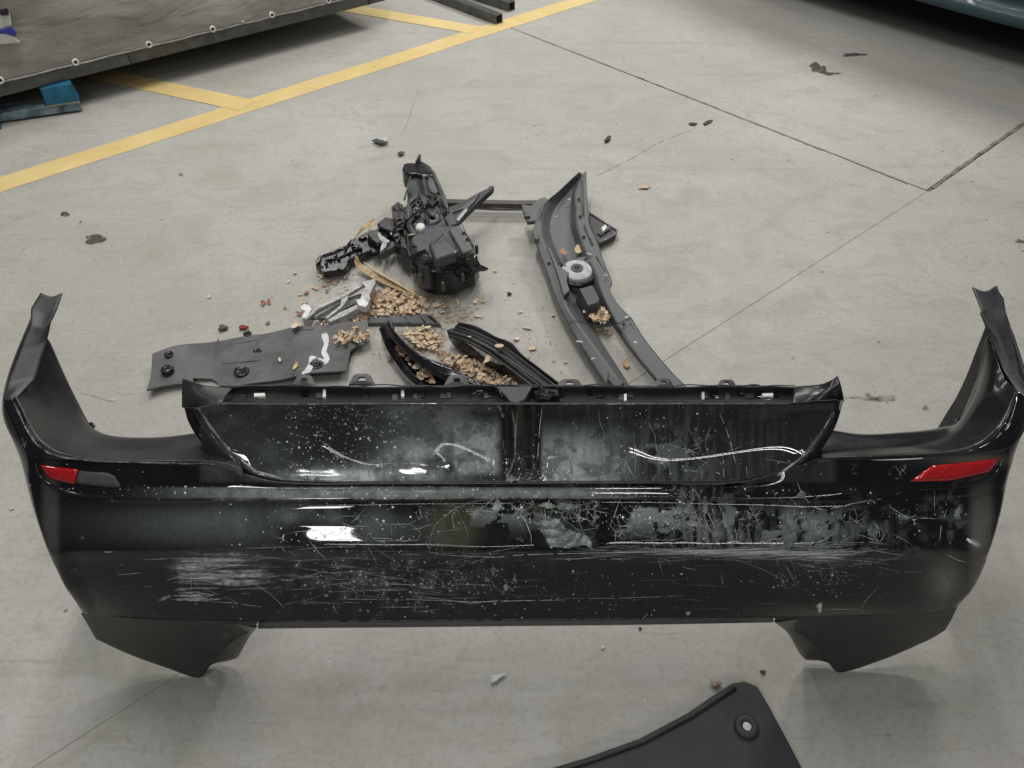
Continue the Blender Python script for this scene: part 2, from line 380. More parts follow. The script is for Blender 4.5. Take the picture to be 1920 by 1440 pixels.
# hairline crack
def crack(pts, w):
    vs = []; fs = []; Q = []
    for (a, b_) in zip(pts, pts[1:]):
        A = P(*a); B_ = P(*b_); N = max(2, int((B_ - A).length / .03))
        for i in range(N): Q.append(A.lerp(B_, i / N))
    for i, p in enumerate(Q):
        d = (Q[min(i + 1, len(Q) - 1)] - Q[max(i - 1, 0)]).normalized(); n = Vector((-d.y, d.x, 0)); j = Vector((random.uniform(-1, 1), random.uniform(-1, 1), 0)) * .0035; ww = w * random.uniform(.5, 1.2)
        vs += [tuple(p + j + n * ww + Vector((0, 0, .002))), tuple(p + j - n * ww + Vector((0, 0, .002)))]
        if i: q = 2 * i; fs.append((q - 2, q - 1, q + 1, q))
    tagit(link('floor_crack', mesh('floor_crack', vs, fs), M['stain2']), kind='structure')
crack([(1292, 245), (1235, 268), (1180, 300), (1110, 335)], .0022)
M['grime'] = simple('joint_grime', (.23, .215, .165), .9, 0, .4, 12)
def rough_joint(pts, w):
    global M
    keep = M['stain2']; M['stain2'] = M['grime']; crack(pts, w); M['stain2'] = keep
rough_joint([(985, 63), (1180, 139), (1340, 202), (1500, 265), (1640, 320), (1715, 350)], .006); rough_joint([(1925, 228), (1830, 293), (1742, 357)], .0095)
crack([(150, 738), (235, 757)], .0012)
crack([(750, 260), (770, 215), (785, 165)], .001)

# ------------------------------------------------------------------ far background: wrapped crate, tubes, car
fb0, fb1 = P(0, 182, .14), P(640, 22, .14); fd = (fb1 - fb0).normalized(); fn = Vector((fd.y, -fd.x, 0))   # fn towards camera
if fn.y > 0: fn = -fn
Lc0, Lc1 = -1.6, (fb1 - fb0).length + .30
def cr(s, out, z): return Vector((fb0.x + fd.x * s + fn.x * out, fb0.y + fd.y * s + fn.y * out, z))
crate = thing('covered_trailer', cr(.8, -.5, 0), 'large grey-brown tarpaulin covered trailer bed on low steel frame behind yellow line', 'trailer')
N1, N2 = 150, 40; g_ = np.zeros((N2, N1, 3))
for j in range(N2):
    for i in range(N1):
        s = Lc0 + (Lc1 - Lc0) * i / (N1 - 1); z = .20 + .5 * (j / (N2 - 1))
        sag = math.sin(s * 2.6 + z * 3) * .012 + math.sin(s * 6.1 - z * 7) * .006 + math.sin((s * .9 + z * 2.4) * 5) * .007
        tight = min(1, (z - .20) * 6); g_[j, i] = cr(s, sag * tight * 1.3 + (z - .2) * -.12 + .004, z)
me, _ = grids_mesh('tarp', [g_]); o = link('tarp', me, M['tarp'], crate, True); mm = o.modifiers.new('t', 'SOLIDIFY'); mm.thickness = .003
bm = bmesh.new(); prism(bm, [cr(Lc0, .0, .198), cr(Lc1, .0, .198), cr(Lc1, -.06, .198), cr(Lc0, -.06, .198)], [cr(Lc0, .0, .14), cr(Lc1, .0, .14), cr(Lc1, -.06, .14), cr(Lc0, -.06, .14)])
bevel_mod(from_bm('frame_rail', bm, M['steel'], crate), .004)
bm = bmesh.new(); tube(bm, [cr(Lc0 + (Lc1 - Lc0) * k / 60, .006 + .002 * math.sin(k), .203 + .0015 * math.sin(k * 1.7)) for k in range(61)], .0048, 6)
from_bm('frame_edge', bm, M['steel_edge'], crate, True)
bm = bmesh.new(); prism(bm, [cr(Lc0, -.07, 0.68), cr(Lc1, -.07, 0.68), cr(Lc1, -2.2, 0.68), cr(Lc0, -2.2, 0.68)], [cr(Lc0, -.07, .16), cr(Lc1, -.07, .16), cr(Lc1, -2.2, .16), cr(Lc0, -2.2, .16)])
from_bm('bed', bm, M['tarp'], crate)
for gx, gy in ((143, 124), (278, 88), (398, 57), (511, 28), (616, 1), (1, 156), (456, 49)):
    # on the tarp plane: find s for this photo position
    best = min(((abs(proj(np.array(cr(s, .012, z)))[0] - gx) + abs(proj(np.array(cr(s, .012, z)))[1] - gy)), s, z) for s in np.linspace(-.3, 2.2, 251) for z in (.215, .22, .225, .23, .235, .24))
    c0 = cr(best[1], .010, best[2]); r = .017 if gx != 456 else .006
    lathe_obj('grommet', c0, [(r * .45, 0), (r * .45, .004), (r * .7, .007), (r, .003), (r, -.004), (r * .45, -.004)], M['whitecap'], crate, 20, fn, True)
    lathe_obj('grommet_hole', c0, [(0, .001), (r * .46, .001), (r * .46, -.003), (0, -.003)], M['rubber'], crate, 14, fn)
# joints in frame
for s in (.62, 2.02):
    bm = bmesh.new(); box(bm, cr(s, .0025, .17), .004, .004, .058, math.atan2(fd.y, fd.x)); from_bm('frame_seam', bm, M['rubber'], crate)
# blue pallet and block under it
pal = thing('blue_pallet', P(40, 215, 0), 'worn blue wooden pallet edge lying under the tarpaulin trailer, at left frame edge', 'pallet')
slab_obj('deck_board', [(-160, 228, .05), (0, 213, .05), (148, 192, .05), (148, 186, .05), (-150, 200, .05)], .05, .012, M['bluepale'], pal, 0, .003)
slab_obj('runner', [(-160, 262, .018), (0, 236, .018), (0, 222, .018), (-160, 245, .018)], .018, .001, M['blue'], pal)
blk = thing('blue_block', P(118, 195, .05), 'bright blue wooden block standing on the pallet under the trailer frame', 'block')
bm = bmesh.new(); q0, q1 = P(88, 200, .052), P(150, 190, .052); dd = (q1 - q0); dd.z = 0; nn = Vector((-dd.y, dd.x, 0)).normalized() * .10
prism(bm, [q0 + nn * .1 + Vector((0, 0, .085)), q1 + Vector((-.01, 0, .088)), q1 + nn + Vector((-.02, 0, .088)), q0 + nn * 1.1 + Vector((-.02, 0, .085))], [q0, q1, q1 + nn, q0 + nn])
bevel_mod(from_bm('block_body', bm, M['blue'], blk), .004, 2)
bm = bmesh.new(); prism(bm, [q0 + Vector((0, 0, .004)) - nn * .02, q1 + Vector((0, 0, .004)) - nn * .02, q1 - nn * .0, q0 - nn * .0], [q0 - nn * .02 - Vector((0, 0, .0015)), q1 - nn * .02 - Vector((0, 0, .0015)), q1 - Vector((0, 0, .0015)), q0 - Vector((0, 0, .0015))])
from_bm('raw_edge', bm, M['wood'], blk)
# crumpled bag hanging on the tarp, left frame edge
def on_tarp(px, py, out):
    x = (px - 960) / F; y = (720 - py) / F; d = Vector((x, cP + y * sP, -sP + y * cP)); o0 = cr(0, out, 0); t = (o0 - Vector((0, 0, H))).dot(fn) / d.dot(fn); return Vector((0, 0, H)) + d * t
bag = thing('hanging_bag', on_tarp(8, 85, .02), 'small white and blue plastic bag hanging against the tarpaulin at left frame edge', 'bag')
for nm, pts, mt, t_ in (('bag_body', [(-18, 66), (10, 62), (26, 68), (40, 80), (20, 82), (-18, 84)], M['scrap'], .03), ('blue_band', [(0, 55), (22, 50), (31, 62), (28, 68), (10, 63), (-6, 60)], simple('blue_plastic', (.03, .04, .35), .4), .035), ('bag_top', [(-12, 30), (4, 20), (18, 22), (22, 48), (2, 56), (-12, 52)], M['scrap'], .03), ('dark_cap', [(-4, 18), (14, 14), (18, 28), (2, 30)], M['rubber'], .04)):
    bm = bmesh.new(); prism(bm, [on_tarp(*p, t_ + .01) for p in pts], [on_tarp(*p, .006) for p in pts]); bevel_mod(from_bm(nm, bm, mt, bag), .006, 3)
# two dark square tubes
def sq_tube(pxa, pxb, w, label):
    a, b_ = P(pxa[0], pxa[1], w), P(pxb[0], pxb[1], w); d = (a - b_).normalized(); a = b_ + d * 2.2; n = Vector((-d.y, d.x, 0)) * w / 2; u = Vector((0, 0, 1))
    bm = bmesh.new(); ends = []
    for p in (a, b_):
        out = [bm.verts.new(p + n), bm.verts.new(p - n), bm.verts.new(p - n - u * (w - .002)), bm.verts.new(p + n - u * (w - .002))]
        k = .78; c = p - u * w / 2; inn = [bm.verts.new(c + (v.co - c) * k) for v in out]; ends.append((out, inn))
    for (o1, i1), (o2, i2) in ((ends[0], ends[1]),):
        for k in range(4): l = (k + 1) % 4; bm.faces.new((o1[k], o1[l], o2[l], o2[k])); bm.faces.new((i1[l], i1[k], i2[k], i2[l]))
    for o1, i1 in ends:
        for k in range(4): l = (k + 1) % 4; bm.faces.new((o1[k], i1[k], i1[l], o1[l]))
    o = from_bm('steel_tube', bm, M['steel'], None); tagit(o, label, 'steel tube', 'dark square tubes by the trailer'); return o
sq_tube((842, -8), (936, 27), .055, 'dark square steel tube ending beside the yellow line, nearer of two')
sq_tube((912, -12), (960, 3), .055, 'dark square steel tube at the top photo edge, farther of two')
# car at upper right
e0, e1 = P(1735, 2, .24), P(1925, 52, .24); cd = (e1 - e0).normalized(); cn = Vector((-cd.y, cd.x, 0))
if cn.y < 0: cn = -cn
def cw(s, back, z): return Vector((e0.x + cd.x * s + cn.x * back, e0.y + cd.y * s + cn.y * back, z))
car = thing('parked_car', cw(.4, 1, 0), 'dark teal car whose lower bumper and tyre show at upper right corner', 'car')
prof = [(.30, .20), (.05, .215), (.0, .24), (-.005, .27), (.02, .30), (.035, .33), (.02, .36), (.0, .45), (.03, .62), (.03, .80), (.06, 1.1), (.12, 1.35), (.4, 1.52)]
rows = [[('w', *cw(s, bk + c_, z)) for (s, c_) in ((-1.75, .9), (-1.72, .5), (-1.6, .22), (-1.3, .06), (0, .0), (.6, 0), (1.4, .1), (2.0, .5), (2.2, .9))] for bk, z in prof]  # unseen left end stretched outwards to widen the shadow on the floor
sheet('bumper_skin', rows, M['carpaint'], car, .05, .02, .004)
bm = bmesh.new(); prism(bm, [cw(-1.72, .5, .26), cw(-1.3, .12, .26), (cw(1.4, .2, .26)), cw(2.2, .9, .26), cw(2.2, 3.6, .26), cw(-1.7, 3.6, .26)], [cw(-1.72, .5, .2), cw(-1.3, .12, .2), cw(1.4, .2, .2), cw(2.2, .9, .2), cw(2.2, 3.6, .2), cw(-1.7, 3.6, .2)])
from_bm('underbody', bm, M['rubber'], car)
bm = bmesh.new(); prism(bm, [cw(-1.7, .3, 1.5), cw(2.1, .3, 1.5), cw(2.1, 3.6, 1.5), cw(-1.7, 3.6, 1.5)], [cw(-1.74, .6, .262), cw(2.2, .9, .262), cw(2.2, 3.6, .262), cw(-1.74, 3.6, .262)])  # unseen upper body, made tall and long to shade the floor in front
bevel_mod(from_bm('body', bm, M['carpaint'], car), .05, 3)
tp = P(1665, 14, 0)
for sx, nm in ((0, 'tyre'),):
    c0 = Vector((tp.x, tp.y + .33, .32)) + cn * .0; ax = cd
    wh = lathe_obj('wheel', c0 - ax * .0, [(.0, .09), (.19, .09), (.20, .10), (.19, -.10), (0, -.10)], M['steel'], car, 28, ax)
    lathe_obj('tyre', c0, [(.195, .11), (.29, .115), (.318, .09), (.32, 0), (.318, -.09), (.29, -.115), (.195, -.11)], M['rubber'], wh, 40, ax, True)
# ------------------------------------------------------------------ PART 2 : the bumper
def vnoise(shape, cell, rng=RNG):
    h, w = shape; gh, gw = int(h / cell[0]) + 3, int(w / cell[1]) + 3; G = rng.random((gh, gw))
    y = np.arange(h) / cell[0]; x = np.arange(w) / cell[1]; yi = y.astype(int); xi = x.astype(int); fy = (y - yi); fx = (x - xi)
    fy = (fy * fy * (3 - 2 * fy))[:, None]; fx = (fx * fx * (3 - 2 * fx))[None]
    a = G[yi][:, xi]; b_ = G[yi][:, xi + 1]; c_ = G[yi + 1][:, xi]; d_ = G[yi + 1][:, xi + 1]
    return (a * (1 - fx) + b_ * fx) * (1 - fy) + (c_ * (1 - fx) + d_ * fx) * fy
def fbm(shape, cell, oct=4, ax=1.0):
    s = 0; t = 0
    for k in range(oct): s = s + vnoise(shape, (cell / 2**k, cell * ax / 2**k)) * .55**k; t += .55**k
    return s / t
# bumper map of scuffs, dust and painted reflections, in camera view pixels (x 0..1920, y 520..1300)
WX, WY, OY = 1920, 780, 520
YY, XX = np.mgrid[OY:OY + WY, 0:WX].astype(float)
def gau(x, y, rx, ry, p=2): return np.exp(-(np.abs((XX - x) / rx) ** p + np.abs((YY - y) / ry) ** p))
def sm(a, lo, hi): t = np.clip((a - lo) / (hi - lo), 0, 1); return t * t * (3 - 2 * t)
film_sheen = np.zeros((WY, WX)); white = np.zeros((WY, WX)); olive = np.zeros((WY, WX)); dull = np.zeros((WY, WX))
n1 = fbm((WY, WX), 60); n2 = fbm((WY, WX), 18); n3 = fbm((WY, WX), 7); ns = fbm((WY, WX), 5, 4, 22)
nvt = fbm((WY, WX), 60, 5, .12)
deckzone = sm(YY, 752, 762) * sm(-YY, -908, -900) * sm(XX, 370, 380) * sm(-XX, -1575, -1560)
fold = sm(-XX, -950, -938) + sm(XX, 1008, 1016)
nb = fbm((WY, WX), 45, 4, 1.6); nst = fbm((WY, WX), 30, 5, .25)
patchL = sm(XX, 846, 856) * sm(-XX, -946, -934) * sm(YY, 775, 815) * sm(-YY, -896, -880) * (.55 + .45 * gau(905, 835, 38, 50, 4))
diag = np.exp(-((YY - (905 - (XX - 520) * .17 - 14 * np.sin(XX / 60.))) / 24.) ** 2) * sm(XX, 520, 600) * sm(-XX, -850, -760)
patchR = sm(XX, 1010, 1022) * sm(-XX, -1230, -1080) * sm(YY, 780, 850)
broad = gau(800, 815, 90, 62, 3)
dust_sheen = patchL * .75 + diag * .6 + patchR * .75 + broad * .42 + gau(690, 893, 170, 12, 4) * .5 + gau(460, 830, 95, 80, 3) * .12  # dust, with the broad grey lamp reflections of the deck painted in
n2b = fbm((WY, WX), 26, 5, 1.2)
film_sheen += deckzone * fold * dust_sheen * (.8 + .2 * sm(nst, .3, .65)) * (.55 + .45 * sm(n2b, .44, .50)) * (1 - .35 * sm(n2, .60, .64))
film_sheen += deckzone * .10 * sm(nvt, .5, .7) * gau(1250, 830, 230, 90)
film_sheen += deckzone * .045
olive += .25 * (1 - np.clip(fold, 0, 1)) * deckzone * sm(n2, .45, .7)
film_sheen += .45 * sm(YY, 912, 916) * sm(-YY, -936, -932) * gau(750, 925, 420, 60, 6) * (.4 + .9 * n2)  # grey sheen of the upward-facing ledge strip painted in
film_sheen += .22 * gau(620, 985, 170, 40) * sm(n1, .25, .7) + .13 * gau(430, 985, 170, 40) + .05 * gau(300, 980, 200, 40)
film_sheen += .22 * gau(1500, 990, 170, 50) * sm(n2, .45, .72) + .25 * gau(1290, 960, 60, 60) * sm(nvt, .45, .7) + .22 * gau(1470, 1010, 180, 28) * sm(nvt, .42, .7)
film_sheen += .16 * gau(1790, 960, 50, 60) * sm(n2, .48, .7)
film_sheen += .10 * gau(700, 1080, 260, 60) * sm(n2, .4, .7)
olive += .7 * gau(850, 985, 50, 50, 3) * sm(n1, .2, .8) + .5 * gau(1015, 955, 55, 12) * sm(n3, .4, .6) + .35 * gau(970, 800, 14, 60) * n2 + .3 * gau(1180, 950, 80, 14) * sm(n2, .5, .7)
dull += .85 * gau(1775, 1090, 34, 38) * (.5 + .6 * n3) + .45 * gau(1840, 1020, 22, 120, 4) + .55 * gau(1810, 905, 70, 14) * 0 + .4 * gau(1830, 862, 80, 12) + .35 * gau(1560, 1150, 140, 14) + .3 * gau(120, 1150, 70, 14) + .25 * gau(95, 1000, 16, 130, 4)
dull += .35 * gau(1320, 960, 18, 60) * sm(nvt, .4, .6)
RIB = []
def spot(x, y, r, v):
    x0, x1 = int(max(0, x - r - 2)), int(min(WX, x + r + 3)); y0, y1 = int(max(OY, y - r - 2)), int(min(OY + WY, y + r + 3))
    if x0 >= x1 or y0 >= y1: return
    sx = XX[y0 - OY:y1 - OY, x0:x1] - x; sy = YY[y0 - OY:y1 - OY, x0:x1] - y; k = np.clip(1.3 - np.sqrt(sx**2 + sy**2) / r, 0, 1) * v
    white[y0 - OY:y1 - OY, x0:x1] = np.maximum(white[y0 - OY:y1 - OY, x0:x1], k)
def scratch_glint(pts, r, v, arr=None, taper=True, wob=.6):
    if arr is None and r < 2.6: RIB.append((pts, r, v, taper)); return
    arr = white if arr is None else arr
    for (ax_, ay), (bx, by) in zip(pts, pts[1:]):
        L = math.hypot(bx - ax_, by - ay); N = max(1, int(L / 1.0))
        for i in range(N + 1):
            t = i / N; x = ax_ + (bx - ax_) * t; y = ay + (by - ay) * t + random.uniform(-wob, wob) * .4
            vv = v * (.55 + .45 * random.random()) * ((math.sin(math.pi * min(1, max(0, t))) ** .4) if (taper and len(pts) == 2) else 1)
            x0, x1, y0, y1 = int(x - r - 1), int(x + r + 2), int(y - r - 1) - OY, int(y + r + 2) - OY
            if x0 < 0 or y0 < 0 or x1 >= WX or y1 >= WY: continue
            for yy in range(y0, y1):
                for xx in range(x0, x1):
                    k = (1.25 - math.hypot(xx - x, yy + OY - y) / r) * vv
                    if k > arr[yy, xx]: arr[yy, xx] = min(k, vv)
dens = np.zeros((WY, WX)); stk_ = np.zeros((WY, WX))
for cx, cy, sx, sy, v in ((640, 800, 100, 48, .85), (570, 850, 70, 40, .5), (700, 860, 60, 30, .5), (720, 925, 170, 14, .5), (740, 1085, 170, 50, .6), (640, 1000, 130, 40, .32), (900, 950, 130, 24, .4), (1200, 965, 190, 34, .35), (1230, 810, 150, 60, .22), (1130, 1110, 250, 40, .12), (330, 922, 160, 12, .35), (1520, 1090, 60, 35, .28), (960, 880, 140, 22, .4), (1700, 960, 90, 45, .2), (1300, 925, 250, 14, .3)):
    dens += v * gau(cx, cy, sx, sy)
dens = np.clip(dens, 0, 1) * (.25 + 1.0 * sm(n2, .3, .65)) + .0025
for cx, cy, sx, sy, v in ((400, 1070, 70, 34, .55), (560, 1055, 150, 26, .42), (720, 1095, 200, 30, .55), (900, 1040, 200, 12, .4), (1250, 1034, 220, 14, .75), (1450, 1038, 140, 16, .7), (1560, 1046, 60, 18, .55), (1250, 1085, 300, 40, .16), (700, 1000, 150, 20, .25)):
    stk_ += v * gau(cx, cy, sx, sy)
for _ in range(60): spot(random.choice((random.gauss(640, 80), random.gauss(740, 110))), random.choice((random.gauss(800, 35), random.gauss(1090, 30))), random.choice((1.6, 2.2)), random.uniform(.5, .9))
# scuff left
for _ in range(70):
    y = random.uniform(1046, 1126); f = (y - 1046) / 80; x0 = 322 + random.uniform(0, 25); L = random.uniform(40, 150) * (1 - f * .45)
    scratch_glint([(x0, y), (x0 + L, y + random.uniform(-3, 4))], random.uniform(.9, 1.7), random.uniform(.3, .75))
white = np.maximum(white, .9 * gau(395, 1064, 62, 26, 4) * sm(ns, .40, .62)); white = np.maximum(white, .75 * gau(440, 1080, 60, 18, 4) * sm(ns, .45, .65))
scratch_glint([(268, 1049), (345, 1047)], 1, .7); scratch_glint([(220, 1078), (266, 1074)], 1, .7); scratch_glint([(195, 1035), (212, 1035)], 1.2, .6); scratch_glint([(270, 1099), (285, 1100)], 1, .5)
for _ in range(22):
    x = random.uniform(440, 680); y = random.gauss(1060, 28); scratch_glint([(x, y), (x + random.uniform(20, 110), y + random.uniform(-8, 8))], .9, random.uniform(.12, .45))
for _ in range(26):
    x = random.uniform(560, 860); y = random.choice((random.gauss(1095, 10), random.gauss(1072, 14), random.gauss(1125, 8))); scratch_glint([(x, y), (x + random.uniform(20, 100), y + random.uniform(-7, 5))], random.choice((.9, 1.2)), random.uniform(.15, .55))
for _ in range(40):
    x = random.uniform(1040, 1620); y = random.gauss(1034, 9) - (x - 1100) * .008; scratch_glint([(x, y), (x + random.uniform(30, 140), y + random.uniform(-9, 5))], .9, random.uniform(.12, .5))
for _ in range(45):
    x = random.uniform(1480, 1620); y = random.gauss(1046, 9); scratch_glint([(x, y), (x + random.uniform(15, 45), y + random.uniform(-4, 8))], 1, random.uniform(.15, .6))
for _ in range(20):
    x = random.uniform(900, 1700); y = random.uniform(1050, 1150); scratch_glint([(x, y), (x + random.uniform(20, 90), y + random.uniform(-6, 6))], .9, random.uniform(.06, .25))
for _ in range(20):   # steep scratches right half
    x = random.gauss(1330, 120); y = random.uniform(930, 1010); L = random.uniform(15, 80); scratch_glint([(x, y), (x + L * random.uniform(.1, .55), y + L)], random.choice((.9, 1.3)), random.uniform(.12, .45))
for _ in range(26):   # runs on the deck
    x = random.gauss(1240, 120); y = random.uniform(790, 880); scratch_glint([(x, y), (x + random.uniform(-3, 6), min(900, y + random.uniform(12, 70)))], random.choice((.9, 1.2, 1.6)), random.uniform(.12, .45))
for _ in range(30):
    x = random.uniform(520, 930); y = random.uniform(850, 885); scratch_glint([(x, y), (x + random.uniform(-3, 6), min(900, y + random.uniform(8, 40)))], 1, random.uniform(.1, .4))
for pts, r, v in (
    ([(1122, 760), (1124, 790), (1134, 815), (1132, 855), (1128, 862)], 1.3, .5), ([(1349, 775), (1360, 800), (1370, 830), (1380, 872)], 1.7, .6), ([(1212, 785), (1228, 815), (1232, 850), (1237, 890)], 1.5, .45),
    ([(1335, 790), (1322, 830), (1328, 860)], 1.1, .35), ([(1290, 800), (1300, 820), (1318, 850)], 1.1, .35), ([(1302, 885), (1318, 872), (1330, 862)], 1.2, .4),
    ([(1276, 915), (1300, 955), (1340, 1040)], 1.5, .5), ([(1300, 915), (1320, 945), (1345, 1000)], 2.2, .5), ([(1400, 940), (1425, 985)], 1.4, .45),
    ([(1480, 932), (1498, 952), (1520, 949), (1545, 957), (1600, 944), (1652, 935)], 1.3, .75), ([(1668, 950), (1700, 970), (1712, 975), (1730, 971), (1757, 973)], 1.5, .6), ([(1775, 1040), (1795, 1050), (1811, 1054)], 1.6, .85),
    ([(1775, 955), (1765, 985), (1762, 1015)], 1.6, .5), ([(1752, 922), (1752, 958)], 1, .45), ([(1540, 1142), (1612, 1143)], 1.2, .5), ([(1648, 1098), (1622, 1128), (1612, 1147)], 1.2, .5), ([(1620, 1145), (1616, 1152)], 2, .5),
    ([(1495, 905), (1505, 930), (1520, 945)], 2, .5),
    # plate recess and creases
    ([(806, 1036), (806, 1010), (815, 985), (850, 955), (880, 942), (930, 934)], 1.2, .45), ([(806, 1036), (850, 1042), (930, 1045), (980, 1040), (1100, 1037), (1250, 1035)], 1.7, .65),
    ([(958, 945), (985, 975), (996, 1005), (996, 1022)], 1.4, .6),
    ([(620, 985), (635, 968), (695, 967), (712, 982), (735, 983), (765, 982)], 1.1, .5), ([(734, 983), (735, 1013)], 1, .55), ([(735, 984), (770, 983), (790, 1000), (780, 1015)], 1, .45), ([(690, 1000), (705, 1014), (735, 1014), (760, 1014)], 1, .45), ([(765, 983), (812, 960)], 1, .4),
    ([(1080, 955), (1150, 953), (1163, 940)], 1, .45), ([(1145, 985), (1163, 935)], 2, .5), ([(1160, 940), (1180, 962), (1245, 966), (1262, 953), (1280, 953)], 1.2, .55), ([(1180, 966), (1178, 990), (1205, 1010)], 1, .45), ([(1245, 968), (1270, 985), (1280, 1000)], 1, .5), ([(1050, 970), (1100, 972), (1110, 985)], 1.3, .5), ([(1060, 975), (1085, 995), (1120, 990)], 1.2, .5),
    ([(620, 1110), (700, 1107), (760, 1103)], 1.2, .5), ([(760, 1124), (830, 1126), (885, 1129), (985, 1126), (1060, 1125)], 1.6, .6), ([(1060, 1122), (1150, 1122), (1280, 1117)], 1.2, .5), ([(780, 1148), (823, 1142)], 1, .5),
    ([(940, 1125), (885, 1131)], 1.6, .5), ([(1205, 1160), (1215, 1151)], 1.2, .7), ([(300, 1125), (318, 1118)], 3.2, .5)):
    scratch_glint(pts, r, v, taper=False)
# honeycomb-like crinkles low opacity
for _ in range(12):
    x = random.choice((random.uniform(560, 800), random.uniform(1030, 1330))); y = random.uniform(945, 1030); p = [(x, y)]
    for _k in range(3): a = random.choice((0, .9, -.9)); L = random.uniform(15, 40); p.append((p[-1][0] + L * math.cos(a), p[-1][1] + L * math.sin(a) * .7))
    scratch_glint(p, 1, random.uniform(.15, .4), taper=False)
# torn pale patch and white splats
torn = gau(1070, 1008, 42, 16, 3) * sm(n3, .30, .55) + gau(1045, 990, 14, 18, 2) * .9
film_sheen += .25 * torn
for cx, cy, sx, sy in ((930, 955, 14, 16), (948, 1100, 14, 14), (925, 1070, 5, 9), (965, 1088, 4, 8), (640, 855, 18, 8), (1560, 1090, 30, 18), (1465, 1088, 22, 14), (1330, 1020, 20, 12)):
    for _ in range(26): x = random.gauss(cx, sx * .5); y = random.gauss(cy, sy * .5); scratch_glint([(x, y), (x + random.uniform(-5, 5), y + random.uniform(-6, 6))], random.uniform(1, 2), random.uniform(.2, .65))
scratch_glint([(1533, 1137), (1538, 1133), (1537, 1146)], 3, .9, taper=False)
spot(1290, 1150, 3.5, .8)
# worn rims, and highlights painted along rim, shoulder and fold ridges
def edge_wear_glint(pts, r, v, gate=.5):
    for (ax_, ay), (bx, by) in zip(pts, pts[1:]):
        L = math.hypot(bx - ax_, by - ay); N = int(L)
        for i in range(N):
            t = i / N; x = ax_ + (bx - ax_) * t; y = ay + (by - ay) * t
            if n2[int(min(WY - 1, max(0, y - OY))), int(min(WX - 1, max(0, x)))] > gate - .1 * random.random(): spot(x + random.uniform(-.6, .6), y + random.uniform(-.6, .6), r, v * random.uniform(.5, 1))
edge_wear_glint([(372, 765), (395, 800), (430, 845), (480, 884), (530, 898)], 1.8, .5, .42)  # highlight along the left rim painted as pale spots
edge_wear_glint([(1562, 775), (1545, 805), (1510, 852), (1460, 890)], 2.6, .42, .35)
edge_wear_glint([(23, 749), (35, 774), (49, 804), (67, 832), (92, 850), (122, 859), (183, 865), (300, 868), (403, 871)], 1.2, .4, .45)  # highlight line of the left shoulder painted in
edge_wear_glint([(420, 757), (1480, 757)], 1.1, .5, .42); edge_wear_glint([(400, 937), (800, 935), (1200, 933)], 1.1, .42, .38); edge_wear_glint([(498, 914), (860, 913)], 1, .35, .4)
edge_wear_glint([(960, 770), (966, 800), (965, 860), (950, 895)], 1.6, .5, .3)  # bright reflection line on the fold ridge painted in
edge_wear_glint([(480, 1167), (1450, 1159)], 1.3, .35, .42)
scratch_glint([(1016, 765), (1012, 800), (1010, 830), (1008, 862)], 2.2, .8, taper=False); scratch_glint([(970, 775), (968, 800), (966, 850), (958, 885)], 1.8, .5, taper=False); scratch_glint([(926, 748), (936, 762), (943, 780)], 3, .7, taper=False)  # pale lines stand in for lamp reflections on the fold ridges
web = np.zeros((WY, WX))
for cx, cy, sx, sy, v in ((1180, 975, 200, 40, .9), (1430, 985, 190, 42, .7), (920, 960, 110, 30, .6), (700, 985, 110, 28, .4), (1220, 840, 170, 50, .45), (1640, 980, 120, 50, .6), (1500, 1060, 150, 30, .4), (650, 1080, 200, 30, .4), (1000, 870, 60, 40, .6)):
    web += v * gau(cx, cy, sx, sy)
web *= np.where((YY < 935) & (XX > 1540), 0, 1)
# crisp peeled flakes
pn = fbm((WY, WX), 30, 5, 1.3)
peel = sm(pn, .56, .575) * (gau(1180, 960, 180, 34) + .8 * gau(1480, 990, 180, 40) + .7 * gau(1240, 850, 120, 50) + .6 * gau(900, 965, 90, 25) + .5 * gau(1720, 985, 70, 40))
film_sheen = np.maximum(film_sheen, .42 * np.clip(peel, 0, 1))
for _ in range(190):
    cx, cy, sx, sy, hz_ = random.choice(((1230, 985, 150, 28, 1), (1470, 1010, 120, 30, 1), (1330, 1038, 200, 8, 3), (700, 1090, 120, 20, 3), (880, 955, 90, 18, 1), (660, 1000, 90, 22, 1), (1230, 850, 120, 30, .4), (1560, 1050, 50, 12, 3), (420, 1085, 60, 25, 4)))
    x, y = random.gauss(cx, sx), random.gauss(cy, sy); a = random.gauss(0, .75 / hz_) if random.random() < .8 else random.gauss(1.3, .25); L = random.uniform(8, 60) * (1.4 if hz_ > 2 else .7); p = [(x, y)]
    for _k in range(random.choice((1, 2, 3, 4))): p.append((p[-1][0] + L * math.cos(a), p[-1][1] + L * math.sin(a) * .8)); a += random.gauss(0, .16); L *= random.uniform(.5, 1)
    if all(765 < q[1] < 898 or 945 < q[1] < 1155 for q in p) and all(540 < q[0] < 1800 or (300 < q[0] and q[1] > 1040) for q in p): RIB.append((p, random.choice((.7, .8, .9, 1.2)), random.uniform(.2, .8), True))
chans2 = [np.clip(a, 0, 1) for a in (dens * 1.5, stk_, web)]
white *= .30 + .75 * sm(n3 * .6 + n2 * .4, .35, .62); film_sheen *= 1 - .9 * gau(590, 1003, 80, 26, 4)
chans = [np.clip(a, 0, 1) for a in (film_sheen, white, olive, dull)]

